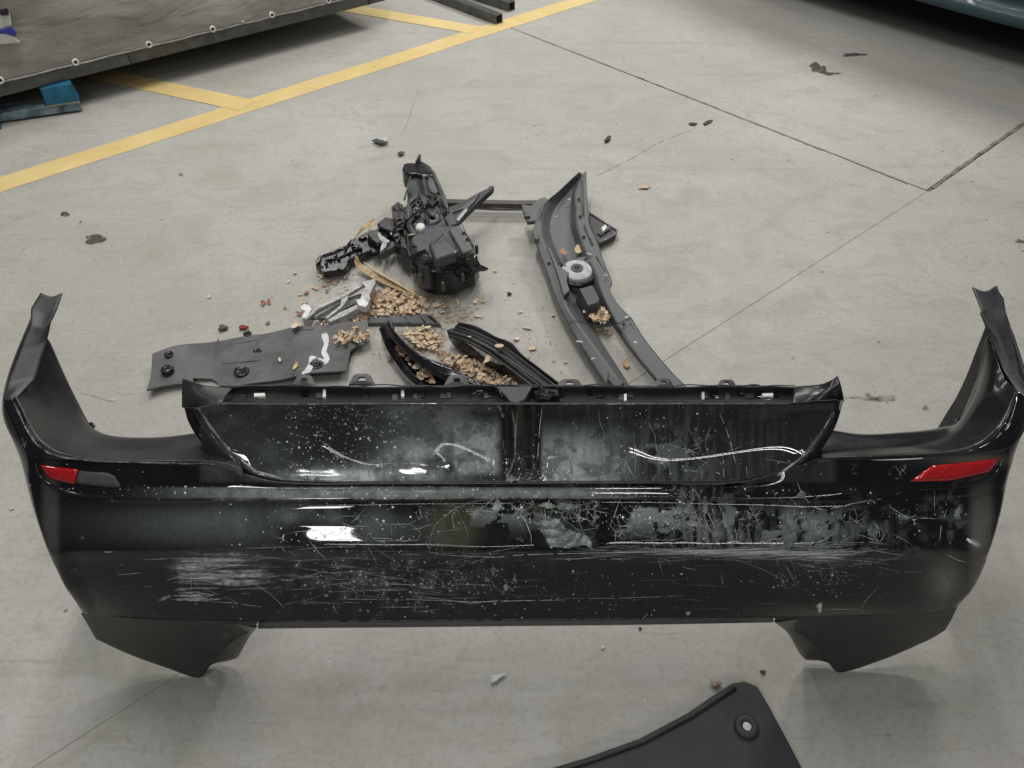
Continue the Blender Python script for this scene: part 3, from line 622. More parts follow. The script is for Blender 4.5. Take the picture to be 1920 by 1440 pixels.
m, nt, b = new_mat('scratched_black_paint'); at = nt.nodes.new('ShaderNodeAttribute'); at.attribute_name = 'wear_sheen'; sep = nt.nodes.new('ShaderNodeSeparateColor'); nt.links.new(at.outputs['Color'], sep.inputs[0])
g = geo(nt); fineN = nz(nt, 120, 4, .65, g)
R_, G_, B_, A_ = sep.outputs[0], sep.outputs[1], sep.outputs[2], at.outputs['Alpha']
at2 = nt.nodes.new('ShaderNodeAttribute'); at2.attribute_name = 'chips'; sp2_ = nt.nodes.new('ShaderNodeSeparateColor'); nt.links.new(at2.outputs['Color'], sp2_.inputs[0])
def chips(scale, k, r0, r1):
    v = nt.nodes.new('ShaderNodeTexVoronoi'); v.inputs['Scale'].default_value = scale; nt.links.new(g, v.inputs['Vector']); cs = nt.nodes.new('ShaderNodeSeparateColor'); nt.links.new(v.outputs['Color'], cs.inputs[0])
    on = mth(nt, 'LESS_THAN', cs.outputs[0], mth(nt, 'MULTIPLY', sp2_.outputs[0], k)); rad = mth(nt, 'ADD', mth(nt, 'MULTIPLY', cs.outputs[1], r1), r0)
    inn = mth(nt, 'MULTIPLY', mth(nt, 'SUBTRACT', rad, v.outputs['Distance']), 9, True)
    return mth(nt, 'MULTIPLY', mth(nt, 'MULTIPLY', inn, on), mth(nt, 'ADD', mth(nt, 'MULTIPLY', mth(nt, 'MULTIPLY', cs.outputs[2], cs.outputs[2]), .95), .15))
chip = mth(nt, 'MAXIMUM', chips(120, .55, .08, .30), chips(260, .6, .10, .35))
sv = mapped(nt, g, (5, 120, 170)); sn = nz(nt, 1.6, 5, .7, sv, .3); sn2 = nz(nt, 4, 3, .6, mapped(nt, g, (3, 90, 120), (0, .12, 0)))
stv = mth(nt, 'MULTIPLY', mth(nt, 'SUBTRACT', mth(nt, 'MAXIMUM', sn, sn2), mth(nt, 'SUBTRACT', .78, mth(nt, 'MULTIPLY', sp2_.outputs[1], .34))), 7, True)
stv = mth(nt, 'MULTIPLY', stv, .72)
wn = nt.nodes.new('ShaderNodeTexNoise'); wn.inputs['Scale'].default_value = 14; wn.inputs['Detail'].default_value = 3; nt.links.new(g, wn.inputs['Vector'])
va = nt.nodes.new('ShaderNodeVectorMath'); va.operation = 'SCALE'; va.inputs[3].default_value = .025; nt.links.new(wn.outputs['Color'], va.inputs[0]); vb = nt.nodes.new('ShaderNodeVectorMath'); nt.links.new(g, vb.inputs[0]); nt.links.new(va.outputs[0], vb.inputs[1])
def webf(scale, w):
    v = nt.nodes.new('ShaderNodeTexVoronoi'); v.feature = 'DISTANCE_TO_EDGE'; v.inputs['Scale'].default_value = scale; nt.links.new(vb.outputs[0], v.inputs['Vector'])
    return mth(nt, 'MULTIPLY', mth(nt, 'SUBTRACT', w, v.outputs['Distance']), 1 / w, True)
wg = mth(nt, 'MULTIPLY', mth(nt, 'SUBTRACT', mth(nt, 'ADD', nz(nt, 22, 3, .6, g), mth(nt, 'MULTIPLY', sp2_.outputs[2], .20)), .645), 9, True)
wb = mth(nt, 'MULTIPLY', mth(nt, 'MULTIPLY', mth(nt, 'MAXIMUM', webf(24, .018), webf(60, .030)), wg), .38)
stv = mth(nt, 'MAXIMUM', stv, wb)
G_ = mth(nt, 'MAXIMUM', G_, mth(nt, 'MAXIMUM', chip, stv))
amb = ramp(nt, nz(nt, 9, 6, .7, g, .6), [(.45, .0), (.8, .014)])
fspk = ramp(nt, nz(nt, 240, 2, .5, g), [(.70, 0), (.76, .07)])
f1 = mth(nt, 'MAXIMUM', mth(nt, 'MULTIPLY', R_, ramp(nt, fineN, [(.3, .75), (.6, 1.0)])), mth(nt, 'MAXIMUM', amb, fspk))
c = mix(nt, f1, (.0045, .005, .0058), (.46, .50, .51)); c = mix(nt, B_, c, (.055, .065, .025)); c = mix(nt, A_, c, (.19, .175, .15)); c = mix(nt, G_, c, (.80, .84, .84))
nt.links.new(c, b.inputs['Base Color'])
rr = mth(nt, 'ADD', mth(nt, 'MULTIPLY', f1, .12), .025); rr = mth(nt, 'ADD', rr, mth(nt, 'MULTIPLY', mth(nt, 'ADD', G_, mth(nt, 'ADD', A_, B_)), .4), True); nt.links.new(rr, b.inputs['Roughness'])
b.inputs['Specular IOR Level'].default_value = .42
bump(nt, b, mth(nt, 'ADD', mth(nt, 'MULTIPLY', G_, .3), nz(nt, 12, 2, .5, g, .3)), .12, .002)
M['paint'] = m
M['paint_in'] = plastic('bumper_inner_plastic', (.022, .022, .024), .15, .45)

bump_o = thing('car_bumper', P(960, 1180, 0), 'scratched glossy black rear car bumper cover standing across the foreground', 'bumper')
X0 = None
def xs(ys, z, xsl=(400, 520, 740, 960, 1200, 1390, 1530)):
    return [(x, y, zz) for x, y, zz in zip(xsl, ys, z)]
rows = [
 [(76, 549, .70), (5, 749, .62), (49, 850, .59), (122, 862, .58), (230, 869, .578), (400, 874, .575)] + xs([904, 907, 907, 906, 904, 866], [.552, .549, .549, .549, .552, .575], (520, 740, 960, 1200, 1390, 1530)) + [(1700, 862, .578), (1815, 851, .582), (1894, 838, .59), (1932, 750, .62), (1870, 536, .70)],
 [('w', -1.012, 1.285, .64), ('w', -.99, 1.05, .55), (53, 888, .555), (110, 893, .555), (232, 904, .555), (400, 908, .55)] + xs([914, 914, 913, 912, 912, 908], [.541, .54, .54, .54, .541, .55], (520, 740, 960, 1200, 1390, 1530)) + [(1700, 902, .555), (1815, 889, .557), (1892, 872, .557), ('w', 1.0, 1.05, .55), ('w', 1.022, 1.285, .64)],
 [('w', -1.006, 1.265, .58), ('w', -.985, 1.04, .52), (60, 930, .528), (114, 934, .528), (235, 938, .53), (400, 938, .5315)] + xs([937, 935, 933, 932, 935, 938], [.5315, .5315, .5315, .5315, .5315, .53], (520, 740, 960, 1200, 1390, 1530)) + [(1700, 934, .53), (1815, 925, .53), (1884, 908, .53), ('w', .996, 1.04, .52), ('w', 1.016, 1.265, .58)],
 [('w', -1.004, 1.26, .57), ('w', -.984, 1.035, .51), (62, 940, .521), (117, 943, .521), (235, 944, .523), (400, 944, .5245)] + xs([943, 941, 939, 938, 941, 944], [.5245] * 5 + [.523], (520, 740, 960, 1200, 1390, 1530)) + [(1700, 941, .523), (1815, 933, .521), (1882, 919, .521), ('w', .994, 1.035, .51), ('w', 1.014, 1.26, .57)],
 [('w', -1.0, 1.245, .52), ('w', -.978, 1.02, .47), (75, 990, .488), (130, 990, .49), (235, 990, .495), (400, 990, .499)] + xs([990, 990, 990, 990, 990, 990], [.50, .50, .50, .50, .50, .498], (520, 740, 960, 1200, 1390, 1530)) + [(1700, 990, .495), (1800, 988, .49), (1870, 982, .488), ('w', .988, 1.02, .47), ('w', 1.01, 1.245, .52)],
 [('w', -.996, 1.235, .46), ('w', -.972, 1.005, .42), (92, 1038, .448), (142, 1036, .455), (240, 1036, .461), (400, 1035, .468)] + xs([1035, 1035, 1035, 1034, 1033, 1033], [.47, .47, .47, .47, .47, .467], (520, 740, 960, 1200, 1390, 1530)) + [(1700, 1034, .46), (1795, 1036, .452), (1853, 1038, .448), ('w', .982, 1.005, .42), ('w', 1.006, 1.235, .46)],
 [('w', -.992, 1.232, .43), ('w', -.968, 1.0, .39), (100, 1056, .42), (147, 1052, .43), (243, 1052, .437), (400, 1051, .443)] + xs([1051, 1051, 1051, 1050, 1049, 1049], [.445, .445, .445, .445, .445, .442], (520, 740, 960, 1200, 1390, 1530)) + [(1700, 1050, .436), (1790, 1052, .427), (1848, 1056, .42), ('w', .978, 1.0, .39), ('w', 1.002, 1.232, .43)],
 [('w', -.985, 1.225, .34), ('w', -.955, .98, .31), (126, 1106, .345), (168, 1104, .355), (250, 1102, .367), (400, 1101, .374)] + xs([1101, 1100, 1100, 1099, 1098, 1097], [.378, .378, .378, .378, .377, .374], (520, 740, 960, 1200, 1390, 1530)) + [(1700, 1097, .366), (1780, 1098, .355), (1826, 1100, .345), ('w', .965, .98, .31), ('w', .995, 1.225, .34)],
 [('w', -.975, 1.20, .24), ('w', -.94, .96, .23), (153, 1145, .265), (186, 1152, .27), (252, 1158, .28), (400, 1164, .29)] + xs([1166, 1165, 1163, 1161, 1158, 1156], [.296, .297, .297, .297, .296, .292], (520, 740, 960, 1200, 1390, 1530)) + [(1700, 1150, .28), (1765, 1142, .27), (1797, 1132, .265), ('w', .95, .96, .23), ('w', .985, 1.20, .24)]]
DU, DV = .0017, .0015
gm = grid(rows, DU * 1.35, DV * 1.3)
# dents and waves of the skin, moved along its own normal direction (mostly y / z)
px_, py_ = proj(gm)
def rip(x, y, rx, ry, p=2): return np.exp(-(np.abs((px_ - x) / rx) ** p + np.abs((py_ - y) / ry) ** p))
lf = (np.sin(px_ / 61.0 + py_ / 33.) * .4 + np.sin(px_ / 27.0 - py_ / 19. + 1.3) * .22 + np.sin(px_ / 103. + 2) * .6)
dent = -.0012 * lf * np.exp(-((px_ - 1100) / 620.) ** 4) * (1 - .8 * rip(590, 1000, 120, 40, 4)) * ((py_ > 942) & (py_ < 1150)) * np.clip((py_ - 942) / 30, 0, 1) * np.clip((1150 - py_) / 30, 0, 1)
dent += -.005 * rip(900, 990, 90, 34, 2) - .004 * rip(1070, 1005, 40, 20) - .003 * rip(1500, 985, 60, 25) - .003 * rip(1330, 1000, 30, 40)
gm[..., 1] -= dent * .8; gm[..., 2] += dent * .6
# deck (number plate panel)
rimx = np.array([372, 382, 400, 430, 480, 530, 600, 700, 960, 1250, 1330, 1400, 1455, 1500, 1535, 1558, 1569.]); rimy = np.array([766, 785, 810, 845, 882, 896, 901, 903, 903, 902, 902, 899, 890, 860, 820, 780, 753.])
zpy = np.array([745, 757, 775, 795, 830, 865, 890, 905.]); zpz = np.array([.670, .660, .642, .622, .590, .5635, .5485, .5425])
cols = np.concatenate([372 + 28 * (1 - np.cos(np.linspace(0, math.pi / 2, 18)))[:-1], np.linspace(400, 1540, 620), 1540 + 29 * np.sin(np.linspace(0, math.pi / 2, 18))[1:]])
NV = 84; gd = np.zeros((NV, len(cols), 3))
for i, x in enumerate(cols):
    yb = np.interp(x, rimx, rimy); yt = np.interp(x, [372, 400, 425, 1480, 1530, 1569], [765, 759, 757, 756, 752, 750.]) - .3
    for j in range(NV):
        y = yt + (yb - yt) * j / (NV - 1); z = float(pchip(zpy, zpz[:, None], np.array([y]))[0, 0])
        e = max(0, 1 - (x - 372) / 60) ** 2 * .010 + max(0, 1 - (1569 - x) / 70) ** 2 * .012; z += e
        # centre fold and the big shallow waves
        v = -.016 * math.exp(-((x - 950) / 13) ** 2) - .014 * math.exp(-((x - 1000) / 14) ** 2) + .004 * math.exp(-((x - 972) / 8) ** 2)
        v *= min(1, (903 - y) / 30 + .15)
        wv = .0011 * math.sin(x / 47. + y / 22.) + .0007 * math.sin(x / 19. - y / 14.) * math.exp(-((x - 760) / 260) ** 2) + .0014 * math.sin(x / 90. + 1)
        z += v + wv * min(1, (yb - y) / 14, (y - yt) / 14) - .004 * math.exp(-((x - 770) / 55) ** 2 - ((y - 872) / 12) ** 2)
        gd[j, i] = P(x, y, z)
# rim band round the deck and skirt down to the shelf
def offs(pts, dz): return [(p[0], p[1], p[2] + dz) for p in pts]
rin = [(x, y, float(np.interp(y, zpy, zpz)) + max(0, 1 - (x - 372) / 60) ** 2 * .010 + max(0, 1 - (1569 - x) / 70) ** 2 * .012) for x, y in zip(rimx, rimy)]
ro = [(345, 763), (352, 788), (368, 817), (398, 855), (452, 892), (512, 907), (600, 909), (700, 910), (960, 910), (1250, 909), (1330, 909), (1412, 909), (1462, 905), (1506, 884), (1541, 842), (1567, 798), (1582, 750)]
rout = [(x, y, rin[i][2] - (.016 if 4 < i < 12 else .022)) for i, (x, y) in enumerate(ro)]
rb = [rin, [((a[0] * .75 + b_[0] * .25), (a[1] * .75 + b_[1] * .25), a[2] + .0015) for a, b_ in zip(rin, rout)], rout]
gr = grid(rb, DU, DV)
sk = [rout, [('w', *(P(*p) + Vector((0, .006, -.02)))) for p in rout], [('w', *(P(*p) + Vector((0, .012, -.045)))) for p in rout]]
gs = grid(sk, .006, .006)
# flange above the deck
fx = [412, 520, 700, 860, 960, 1060, 1240, 1400, 1490]
fl = [[(x, 757.2, .660) for x in fx], [(x, 754, .6555) for x in fx], [(x, 752, .640) for x in fx], [(x, 740, .632) for x in fx], [(x, 729, .634) for x in fx], [(x, 726 + 2.5 * math.sin(x), .649) for x in fx], [(x, 724 + 2.5 * math.sin(x), .650) for x in fx], [('w', *(P(x, 724 + 2.5 * math.sin(x), .650) + Vector((0, .004, -.03)))) for x in fx]]
gf = grid(fl, .008, .004)
# fins
gfl = grid([[(341, 764, .628), (366, 768, .642), (390, 764, .648), (414, 760, .655)], [(341, 735, .67), (365, 738, .672), (390, 738, .668), (425, 741, .655)], [(342, 711, .70), (366, 717, .688), (388, 723, .672), (438, 727, .650)]], .004, .004)
gfr = grid([[(1485, 759, .657), (1520, 758, .656), (1560, 756, .652), (1583, 753, .640)], [(1487, 740, .655), (1530, 737, .668), (1558, 732, .678), (1578, 726, .682)], [(1488, 725, .650), (1535, 721, .672), (1556, 714, .69), (1571, 705, .70)]], .004, .004)
# shoulder roll + lamp shelves
Sl = [(5, 749, .62), (13, 770, .612), (22, 790, .605), (36, 822, .597), (52, 852, .589), (90, 860, .584), (122, 863, .581), (183, 867.5, .579), (300, 871, .577), (403, 874, .575), (455, 893, .573)]
L1l = [(23, 749, .631), (35, 774, .622), (49, 804, .613), (67, 832, .603), (92, 850, .594), (115, 857, .589), (140, 861, .586), (190, 865, .583), (300, 868, .581), (403, 871, .579), (455, 887, .576)]
Mdl = [(46, 715, .617), (66, 742, .593), (84, 770, .57), (108, 800, .55), (130, 820, .548), (150, 832, .549), (170, 838, .55), (210, 845, .553), (300, 846, .557), (395, 845, .558), (450, 845, .558)]
Inl = [(90, 636, .64), (118, 700, .575), (140, 745, .525), (160, 783, .492), (176, 803, .49), (188, 811, .498), (205, 817, .506), (235, 821, .515), (300, 821, .525), (366, 813, .53), (440, 800, .53)]
Drl = [('w', *(P(*p) + Vector((0, .002, -.014)))) for p in Inl]
gl1 = grid([Sl, L1l, offs([(a[0]*.8+b_[0]*.2, a[1]*.8+b_[1]*.2, a[2]*.8+b_[2]*.2) for a, b_ in zip(L1l, Mdl)], .001)], .0035, .0035); gl2 = grid([offs([(a[0]*.8+b_[0]*.2, a[1]*.8+b_[1]*.2, a[2]*.8+b_[2]*.2) for a, b_ in zip(L1l, Mdl)], .001), Mdl, Inl, Drl], .006, .006)
Sr = [(1506, 885, .573), (1530, 866, .575), (1620, 863, .577), (1755, 857, .580), (1815, 851, .582), (1850, 846, .585), (1880, 842, .588), (1900, 832, .594), (1914, 813, .603), (1926, 780, .613), (1934, 748, .62)]
L1r = [(1506, 880, .576), (1530, 863, .579), (1620, 859.5, .581), (1755, 851, .584), (1800, 848, .587), (1828, 843, .59), (1856, 832, .594), (1882, 813, .603), (1896, 794, .613), (1907, 765, .623), (1914, 738, .631)]
Mdr = [(1510, 845, .558), (1560, 845, .558), (1620, 842, .557), (1700, 838, .555), (1735, 832, .553), (1765, 825, .55), (1790, 815, .549), (1810, 795, .553), (1835, 765, .572), (1860, 735, .597), (1885, 706, .617)]
Inr = [(1535, 800, .53), (1572, 809, .53), (1620, 815, .525), (1700, 811, .517), (1735, 808, .508), (1765, 803, .50), (1790, 797, .495), (1805, 778, .50), (1822, 740, .53), (1840, 690, .578), (1853, 628, .64)]
Drr = [('w', *(P(*p) + Vector((0, .002, -.014)))) for p in Inr]
gr1 = grid([Sr, L1r, offs([(a[0]*.8+b_[0]*.2, a[1]*.8+b_[1]*.2, a[2]*.8+b_[2]*.2) for a, b_ in zip(L1r, Mdr)], .001)], .0035, .0035); gr2 = grid([offs([(a[0]*.8+b_[0]*.2, a[1]*.8+b_[1]*.2, a[2]*.8+b_[2]*.2) for a, b_ in zip(L1r, Mdr)], .001), Mdr, Inr, Drr], .006, .006)
# wing flanges
gwl = grid([[(76, 549, .70), (58, 578, .69), (57, 609, .68), (40, 651, .66), (15, 719, .632), (5, 749, .62)], [(97, 556, .698), (84, 588, .683), (79, 615, .674), (64, 650, .655), (42, 712, .628), (16, 749, .629)], [(116, 549, .70), (106, 577, .69), (97, 599, .68), (89, 636, .655), (66, 708, .625), (30, 749, .625)]], .006, .006, fu=lin1)
gwr = grid([[(1866, 536, .70), (1882, 560, .69), (1887, 592, .68), (1903, 632, .66), (1925, 700, .632), (1934, 749, .62)], [(1846, 546, .70), (1862, 575, .688), (1868, 605, .676), (1880, 645, .655), (1903, 700, .628), (1924, 745, .629)], [(1823, 538, .70), (1842, 583, .69), (1838, 588, .685), (1853, 628, .655), (1880, 690, .628), (1910, 738, .626)]], .006, .006, fu=lin1)
# edge returns of the wing and end tongues
me, V = grids_mesh('bumper_skin', [gm, gd, gr, gs, gl1, gr1])
pxv, pyv = proj(V); ix = np.clip(pxv, 0, WX - 1.01); iy = np.clip(pyv - OY, 0, WY - 1.01); xi, yi = ix.astype(int), iy.astype(int); fx_, fy_ = ix - xi, iy - yi
col = np.stack([a[yi, xi] * (1 - fx_) * (1 - fy_) + a[yi, xi + 1] * fx_ * (1 - fy_) + a[yi + 1, xi] * (1 - fx_) * fy_ + a[yi + 1, xi + 1] * fx_ * fy_ for a in chans], -1)
def samp2(a): return a[yi, xi] * (1 - fx_) * (1 - fy_) + a[yi, xi + 1] * fx_ * (1 - fy_) + a[yi + 1, xi] * (1 - fx_) * fy_ + a[yi + 1, xi + 1] * fx_ * fy_
c2_ = np.stack([samp2(chans2[0]), samp2(chans2[1]), samp2(chans2[2]), np.ones(len(V))], -1); cb = me.color_attributes.new('chips', 'FLOAT_COLOR', 'POINT'); cb.data.foreach_set('color', c2_.astype(np.float32).ravel())
ca = me.color_attributes.new('wear_sheen', 'FLOAT_COLOR', 'POINT'); ca.data.foreach_set('color', col.astype(np.float32).ravel())
o = link('bumper_skin', me, M['paint'], bump_o, True); me.materials.append(M['paint_in']); mm = o.modifiers.new('t', 'SOLIDIFY'); mm.thickness = .003; mm.offset = -1; mm.material_offset = 1; mm.material_offset_rim = 1
skin = o
me, V = grids_mesh('mounting_flange', [gf]); o = link('mounting_flange', me, M['paint_in'], bump_o, True); mm = o.modifiers.new('t', 'SOLIDIFY'); mm.thickness = .003
M['shelf_l'] = plastic('satin_shelf_plastic', (.022, .023, .025), .16, .36, scale=9, spots=.1)
M['shelf_r'] = plastic('satin_black_plastic', (.009, .009, .010), .12, .17, scale=9, spots=.25)
for gg, mt_, nm in ((gl2, 'shelf_l', 'lamp_shelf'), (gr2, 'shelf_r', 'lamp_shelf'), (gfl, 'plastic', 'corner_fin'), (gfr, 'plastic_dark', 'corner_fin')):
    me, V = grids_mesh(nm, [gg]); o = link(nm, me, M[mt_], bump_o, True); mm = o.modifiers.new('t', 'SOLIDIFY'); mm.thickness = .003
for gg in (gwl, gwr):
    me, V = grids_mesh('wing_flange', [gg]); o = link('wing_flange', me, M['plastic'], bump_o, True); mm = o.modifiers.new('t', 'SOLIDIFY'); mm.thickness = .003
# bottom lip and corner valances
lx = [484, 560, 740, 960, 1200, 1390, 1450]; ly = [1167, 1166, 1165, 1163, 1161, 1158, 1157]
sheet('bottom_lip', [[(x, y - .5, .2965) for x, y in zip(lx, ly)], [(x, y + 2.0, .2955) for x, y in zip(lx, ly)], [(x, y + 4.5, .284) for x, y in zip(lx, ly)], [(x, y + 12 - (x - 484) * .002, .262) for x, y in zip(lx, ly)]], M['plastic'], bump_o, .02, .004, .004)
valm = plastic('valance_plastic', (.021, .0205, .020), .25, .5, dust=(.12, .11, .095), scale=8, spots=.15)
sheet('corner_valance', [[(153, 1146, .265), (240, 1158, .279), (330, 1163, .286), (420, 1167, .292), (482, 1168, .295)], [(170, 1175, .18), (240, 1186, .18), (320, 1197, .165), (398, 1205, .15), (470, 1184, .215)],
      [(184, 1200, .10), (240, 1226, .055), (312, 1252, .015), (373, 1271, .001), (392, 1212, .09)]][:2] + [[(184, 1200, .10), (240, 1226, .055), (306, 1250, .02), (373, 1271, .001), (396, 1213, .12)]], valm, bump_o, .01, .01, .004, fu=pchip)
sheet('exhaust_cutout', [[(482, 1176, .262), (466, 1196, .16), (452, 1222, .07), (443, 1234, .03), (418, 1241, .012), (392, 1246, .006)], [(440, 1168, .294), (425, 1180, .235), (410, 1196, .18), (398, 1211, .12), (388, 1235, .045), (374, 1270, .002)]], M['plastic_dark'], bump_o, .01, .01, .004, fu=pchip)
sheet('corner_valance', [[(1450, 1158, .295), (1530, 1157, .292), (1620, 1154, .286), (1710, 1148, .28), (1797, 1133, .265)], [(1470, 1172, .225), (1545, 1200, .15), (1620, 1190, .165), (1700, 1180, .18), (1785, 1160, .18)], [(1552, 1205, .12), (1574, 1261, .001), (1655, 1237, .02), (1735, 1203, .055), (1772, 1182, .10)]], valm, bump_o, .01, .01, .004, fu=pchip)
sheet('exhaust_cutout', [[(1452, 1166, .265), (1477, 1187, .18), (1492, 1212, .09), (1503, 1229, .03), (1516, 1238, .012), (1554, 1238, .01)], [(1495, 1160, .294), (1512, 1172, .235), (1530, 1190, .18), (1545, 1205, .12), (1560, 1230, .045), (1573, 1260, .002)]], M['plastic_dark'], bump_o, .01, .01, .004, fu=pchip)
for pts in ([(152, 1150, .20), (160, 1148, .20), (195, 1202, .08), (180, 1198, .085)], [(1796, 1137, .20), (1788, 1142, .20), (1768, 1170, .11), (1780, 1168, .10)]):
    slab_obj('liner_edge', pts, .1, None, M['plastic_dark'], bump_o)
fl_poly = [(1005, 983), (1016, 972), (1029, 968), (1046, 973), (1055, 984), (1063, 993), (1087, 1000), (1100, 1004), (1108, 1014), (1111, 1031), (1098, 1022), (1084, 1024), (1063, 1028), (1045, 1024), (1032, 1028), (1022, 1007)]
FLAKE = fl_poly
# reflectors: red lens left (broken short) with empty socket, whole red lens right
m, nt, b = new_mat('red_reflector'); g = geo(nt); w_ = nt.nodes.new('ShaderNodeTexVoronoi'); w_.inputs['Scale'].default_value = 260; nt.links.new(g, w_.inputs['Vector'])
c = mix(nt, ramp(nt, w_.outputs['Distance'], [(.2, 0), (.7, 1)]), (.50, .010, .012), (.32, .005, .008)); nt.links.new(c, b.inputs['Base Color']); b.inputs['Roughness'].default_value = .12; b.inputs['Coat Weight'].default_value = .5; M['red'] = m
def face_pt(px, py, push):
    """point on the bumper face (nearest grid vertex seen there) pushed out"""
    k = np.argmin((proj(gm)[0][:, 150:-150] - px) ** 2 + (proj(gm)[1][:, 150:-150] - py) ** 2)
    return None
bvh_me = skin.data
from mathutils.bvhtree import BVHTree
vv = np.empty(len(bvh_me.vertices) * 3); bvh_me.vertices.foreach_get('co', vv); vv = vv.reshape(-1, 3); ff = grid_faces(gm.shape[0], gm.shape[1])
bvh = BVHTree.FromPolygons([tuple(v) for v in vv[:gm.shape[0] * gm.shape[1]]], [tuple(int(i) for i in f) for f in ff])
def ray(px, py): x = (px - 960) / F; y = (720 - py) / F; return Vector((x, cP + y * sP, -sP + y * cP)).normalized()
def on_skin(px, py, push):
    d = ray(px, py); h = bvh.ray_cast(Vector((0, 0, H)), d)
    p = h[0] if h[0] is not None else P(px, py, .55)
    return p - d * push
allb = BVHTree.FromPolygons([tuple(v) for g_i in (gm, gd, gr) for v in g_i.reshape(-1, 3)], [tuple(int(i) for i in f) for f in np.concatenate([grid_faces(gm.shape[0], gm.shape[1]), grid_faces(gd.shape[0], gd.shape[1], gm.shape[0] * gm.shape[1]), grid_faces(gr.shape[0], gr.shape[1], gm.shape[0] * gm.shape[1] + gd.shape[0] * gd.shape[1])])])
ribs = {0: ([], []), 1: ([], []), 2: ([], [])}
for pts, r, v, taper in RIB:
    lvl = 2 if v > .55 else (1 if v > .3 else 0); VV, FF = ribs[lvl]
    L = sum(math.dist(a, b_) for a, b_ in zip(pts, pts[1:])); n = max(2, int(L / 4)); cum = [0]
    for a, b_ in zip(pts, pts[1:]): cum.append(cum[-1] + math.dist(a, b_))
    t_ = np.linspace(0, L, n + 1); xx = np.interp(t_, cum, [p[0] for p in pts]); yy = np.interp(t_, cum, [p[1] for p in pts]); prev = None; ph = random.random() * 6
    for i in range(n + 1):
        if random.random() < .05: prev = None; continue
        d = ray(xx[i], yy[i] + .2 * math.sin(i * 1.3 + ph)); h = allb.ray_cast(Vector((0, 0, H)), d)
        if h[0] is None: prev = None; continue
        p = h[0] - d * .0007; q = min(i + 1, n); o_ = max(i - 1, 0); dd = Vector((xx[q] - xx[o_], 0, -(yy[q] - yy[o_]))); 
        up = Vector((0, sP, cP)); w3 = Vector((dd.x, 0, 0)) + up * dd.z; w3 = w3 - d * w3.dot(d); w3.normalize(); side = w3.cross(d).normalized()
        hw = r * .00042 * random.uniform(.5, 1.25) * (max(.15, math.sin(math.pi * min(1, max(0, i / n)))) ** .5); k = len(VV); VV += [tuple(p + side * hw), tuple(p - side * hw)]
        if prev is not None: FF.append((prev, prev + 1, k + 1, k))
        prev = k
for lvl, cc in ((0, (.11, .12, .12)), (1, (.30, .33, .33)), (2, (.55, .58, .58))):
    o = link('scratches_and_glints', mesh('scratches_and_glints', *ribs[lvl]), simple('scraped_paint_glint', cc, .6, 0, .4, 90), bump_o); o['kind'] = 'stuff'  # also holds the painted reflection lines of the deck fold
def lens(name, top, bot, mat, push0, push1):
    n = 10; A = []
    def samp(line, t):
        L = len(line) - 1; k = min(int(t * L), L - 1); f = t * L - k; return (line[k][0] * (1 - f) + line[k + 1][0] * f, line[k][1] * (1 - f) + line[k + 1][1] * f)
    bm = bmesh.new(); G1 = []; G0 = []
    for j in range(5):
        r1 = []; r0 = []
        for i in range(n + 1):
            a, b_ = samp(top, i / n), samp(bot, i / n); t = j / 4; px, py = a[0] * (1 - t) + b_[0] * t, a[1] * (1 - t) + b_[1] * t
            dome = 1 if (0 < i < n and 0 < j < 4) else .55
            r1.append(bm.verts.new(on_skin(px, py, push0 + (push1 - push0) * dome))); r0.append(bm.verts.new(on_skin(px, py, push0 - .004)))
        G1.append(r1); G0.append(r0)
    for j in range(4):
        for i in range(n):
            bm.faces.new((G1[j][i], G1[j][i + 1], G1[j + 1][i + 1], G1[j + 1][i])); bm.faces.new((G0[j][i + 1], G0[j][i], G0[j + 1][i], G0[j + 1][i + 1]))
    ring1 = G1[0] + [r[-1] for r in G1[1:]] + G1[-1][:-1][::-1] + [r[0] for r in G1[1:-1]][::-1]; ring0 = G0[0] + [r[-1] for r in G0[1:]] + G0[-1][:-1][::-1] + [r[0] for r in G0[1:-1]][::-1]
    for i in range(len(ring1)): j = (i + 1) % len(ring1); bm.faces.new((ring1[j], ring1[i], ring0[i], ring0[j]))
    return from_bm(name, bm, mat, bump_o, True)
sock = simple('socket_plastic', (.055, .062, .063), .7, 0, .3, 40)
o = lens('reflector', [(76, 872), (110, 876), (148, 880)], [(92, 896), (115, 903), (140, 908)], M['red'], .001, .005); o['label'] = 'short broken red reflector'
lens('reflector_socket', [(149, 882), (170, 885), (200, 886), (216, 893)], [(142, 906), (170, 910), (200, 913), (228, 914)], sock, .0005, .003)
o = lens('reflector', [(1748, 873), (1800, 868), (1873, 860)], [(1706, 903), (1780, 902), (1856, 885)], M['red'], .001, .006); o['label'] = 'whole red reflector'
